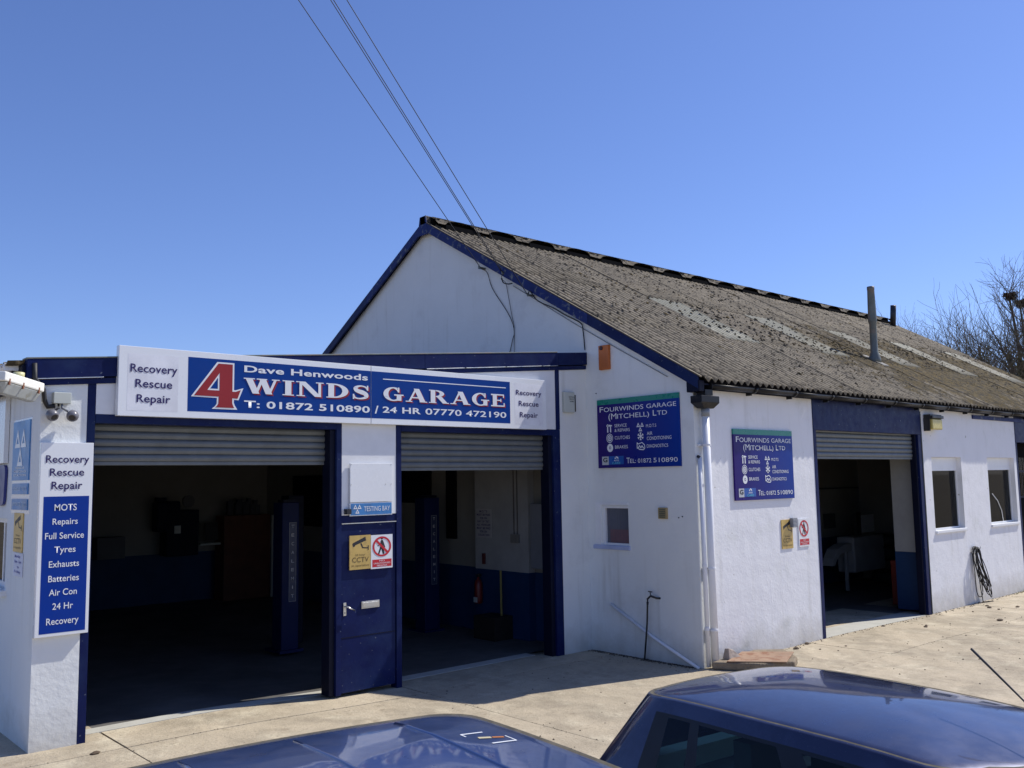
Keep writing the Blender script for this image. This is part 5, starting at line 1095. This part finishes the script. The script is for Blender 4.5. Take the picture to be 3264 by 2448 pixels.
bld2(MB().tube([W2L((-5.93, -6.09, 1.43)), W2L((-5.925, -6.07, 1.46))], .022, 10), 'aerial_base', trim); bld2(MB().tube([W2L((-5.925, -6.07, 1.45)), W2L((-5.82, -5.91, 1.55)), W2L((-5.67, -5.66, 1.70))], [.005, .004, .0055], 6), 'aerial', trim)

# ------------------------------------------------------------------ bare trees far right
def tree(base, h, seed, lab, spread=.45, lean=(-.12, .0), trunk=.32, depth=5, nests=(), fork=.14):
    r = random.Random(seed); root = thing('bare_tree', lab, 'tree', base, 'bare winter trees behind the roof'); tr = MB(); tw = MB()
    def grow(p, d, L, rad_, lvl):
        mb = tr if lvl < 2 else tw; n = 6 if lvl < 2 else (4 if lvl < 4 else 3); P = [p]; R = [rad_]; segs = 4 if lvl < 4 else 3; wg = .05+.035*lvl
        for i in range(segs):
            d = (d+Vector((r.uniform(-1, 1), r.uniform(-1, 1), r.uniform(-.5, .8)))*wg).normalized(); p = p+d*L/segs; P.append(p); R.append(rad_*(1-.42*(i+1)/segs))
        mb.tube(P, R, n, caps=False)
        if lvl >= depth: return
        kids = {0: 5, 1: 4, 2: 3, 3: 3, 4: 2, 5: 2}.get(lvl, 2)
        for k in range(kids):
            i = r.randint(1, segs); q = P[i]; a = r.uniform(0, 2*math.pi); s = spread*(r.uniform(.6, 1.25))*(1+.22*lvl); o1 = d.orthogonal().normalized(); o2 = d.cross(o1)
            nd = (d+(o1*math.cos(a)+o2*math.sin(a))*s+Vector((0, 0, .10))).normalized(); grow(q, nd, L*r.uniform(.62, .92), max(.009, R[i]*r.uniform(.52, .78)), lvl+1)
        grow(P[-1], d, L*.8, R[-1]*.9, lvl+1)
    grow(Vector((0, 0, 0)), Vector((lean[0], lean[1], 1)).normalized(), h*.27, trunk, 0)
    zt = max(v[2] for v in tr.v+tw.v); k = h/zt
    for nx in nests:
        q = Vector(nx)-Vector(base); q.z += .05; q = q/k; a = Vector((q.x*.02, 0, h*.18/k)); P = [a.lerp(q, t)+Vector((.35*math.sin(t*3.1)/k*(1-t), .1*math.sin(t*7), 0)) for t in (0, .15, .3, .45, .6, .75, .88, 1)]
        tr.tube(P, [.17/k*(1-.78*i/7) for i in range(8)], 7, caps=False)
        for j in range(1, 8):
            for _ in range(4):
                d = Vector((r.uniform(-1, 1), r.uniform(-1, 1), r.uniform(.4, 1.6))).normalized(); grow(P[j], d, h*.13*(1.15-j*.08)/k, .035/k*(1.2-j*.08), 3)
    for mb, nm in ((tr, 'trunk'), (tw, 'crown')):
        mb.v = [(v[0]*k, v[1]*k, v[2]*k) for v in mb.v]; me = bpy.data.meshes.new(nm); me.from_pydata(mb.v, [], mb.f); me.materials.append(barkm); o = bpy.data.objects.new(nm, me); COL.objects.link(o); o.parent = root
    for nx in nests:
        r2_ = random.Random(1); mb = MB()
        for i in range(240):
            a = r2_.uniform(0, 6.28); c = Vector(nx); u = r2_.uniform(.05, .30); z = r2_.uniform(-.20, .14); w = u*(1-.5*abs(min(0, z))/.3); p = c+Vector((w*math.cos(a), w*math.sin(a), z)); t = a+1.57+r2_.uniform(-.8, .8); d = Vector((math.cos(t), math.sin(t), r2_.uniform(-.35, .45)))*.17
            mb.tube([p-d, p+d], .014, 3, caps=False)
        single(mb, 'birds_nest', nestm, 'dark rook nest of twigs high in the tallest bare tree' if nx[2] > 10.9 else 'second twig nest just right of the larger nest', 'nest', 'nests in the bare trees')
tree((38.3, 9.0, 0), 12.9, 21, 'tallest bare tree holding the nests at the right edge', .50, (-.10, -.03), .34, nests=[(37.55, 9, 10.95), (38.9, 9, 10.75)])
tree((36.6, 10.2, 0), 11.6, 33, 'wide bare tree fanning left just beside the tallest tree', .48, (-.50, .0), .24)
tree((34.9, 11.0, 0), 10.4, 5, 'bare tree with reddish stem in the middle of the row', .48, (-.22, .1), .20, depth=5)
tree((41.5, 17.5, 0), 12.0, 13, 'small pale bare tree, leftmost of the row over the roof', .45, (-.08, 0), .18, depth=5)
tree((43.5, 16.5, 0), 12.5, 14, 'second bare tree from the left over the roof', .45, (.0, 0), .18, depth=5)
tree((44.5, 15.0, 0), 12.6, 15, 'third bare tree from the left over the roof', .45, (-.05, 0), .2, depth=5)
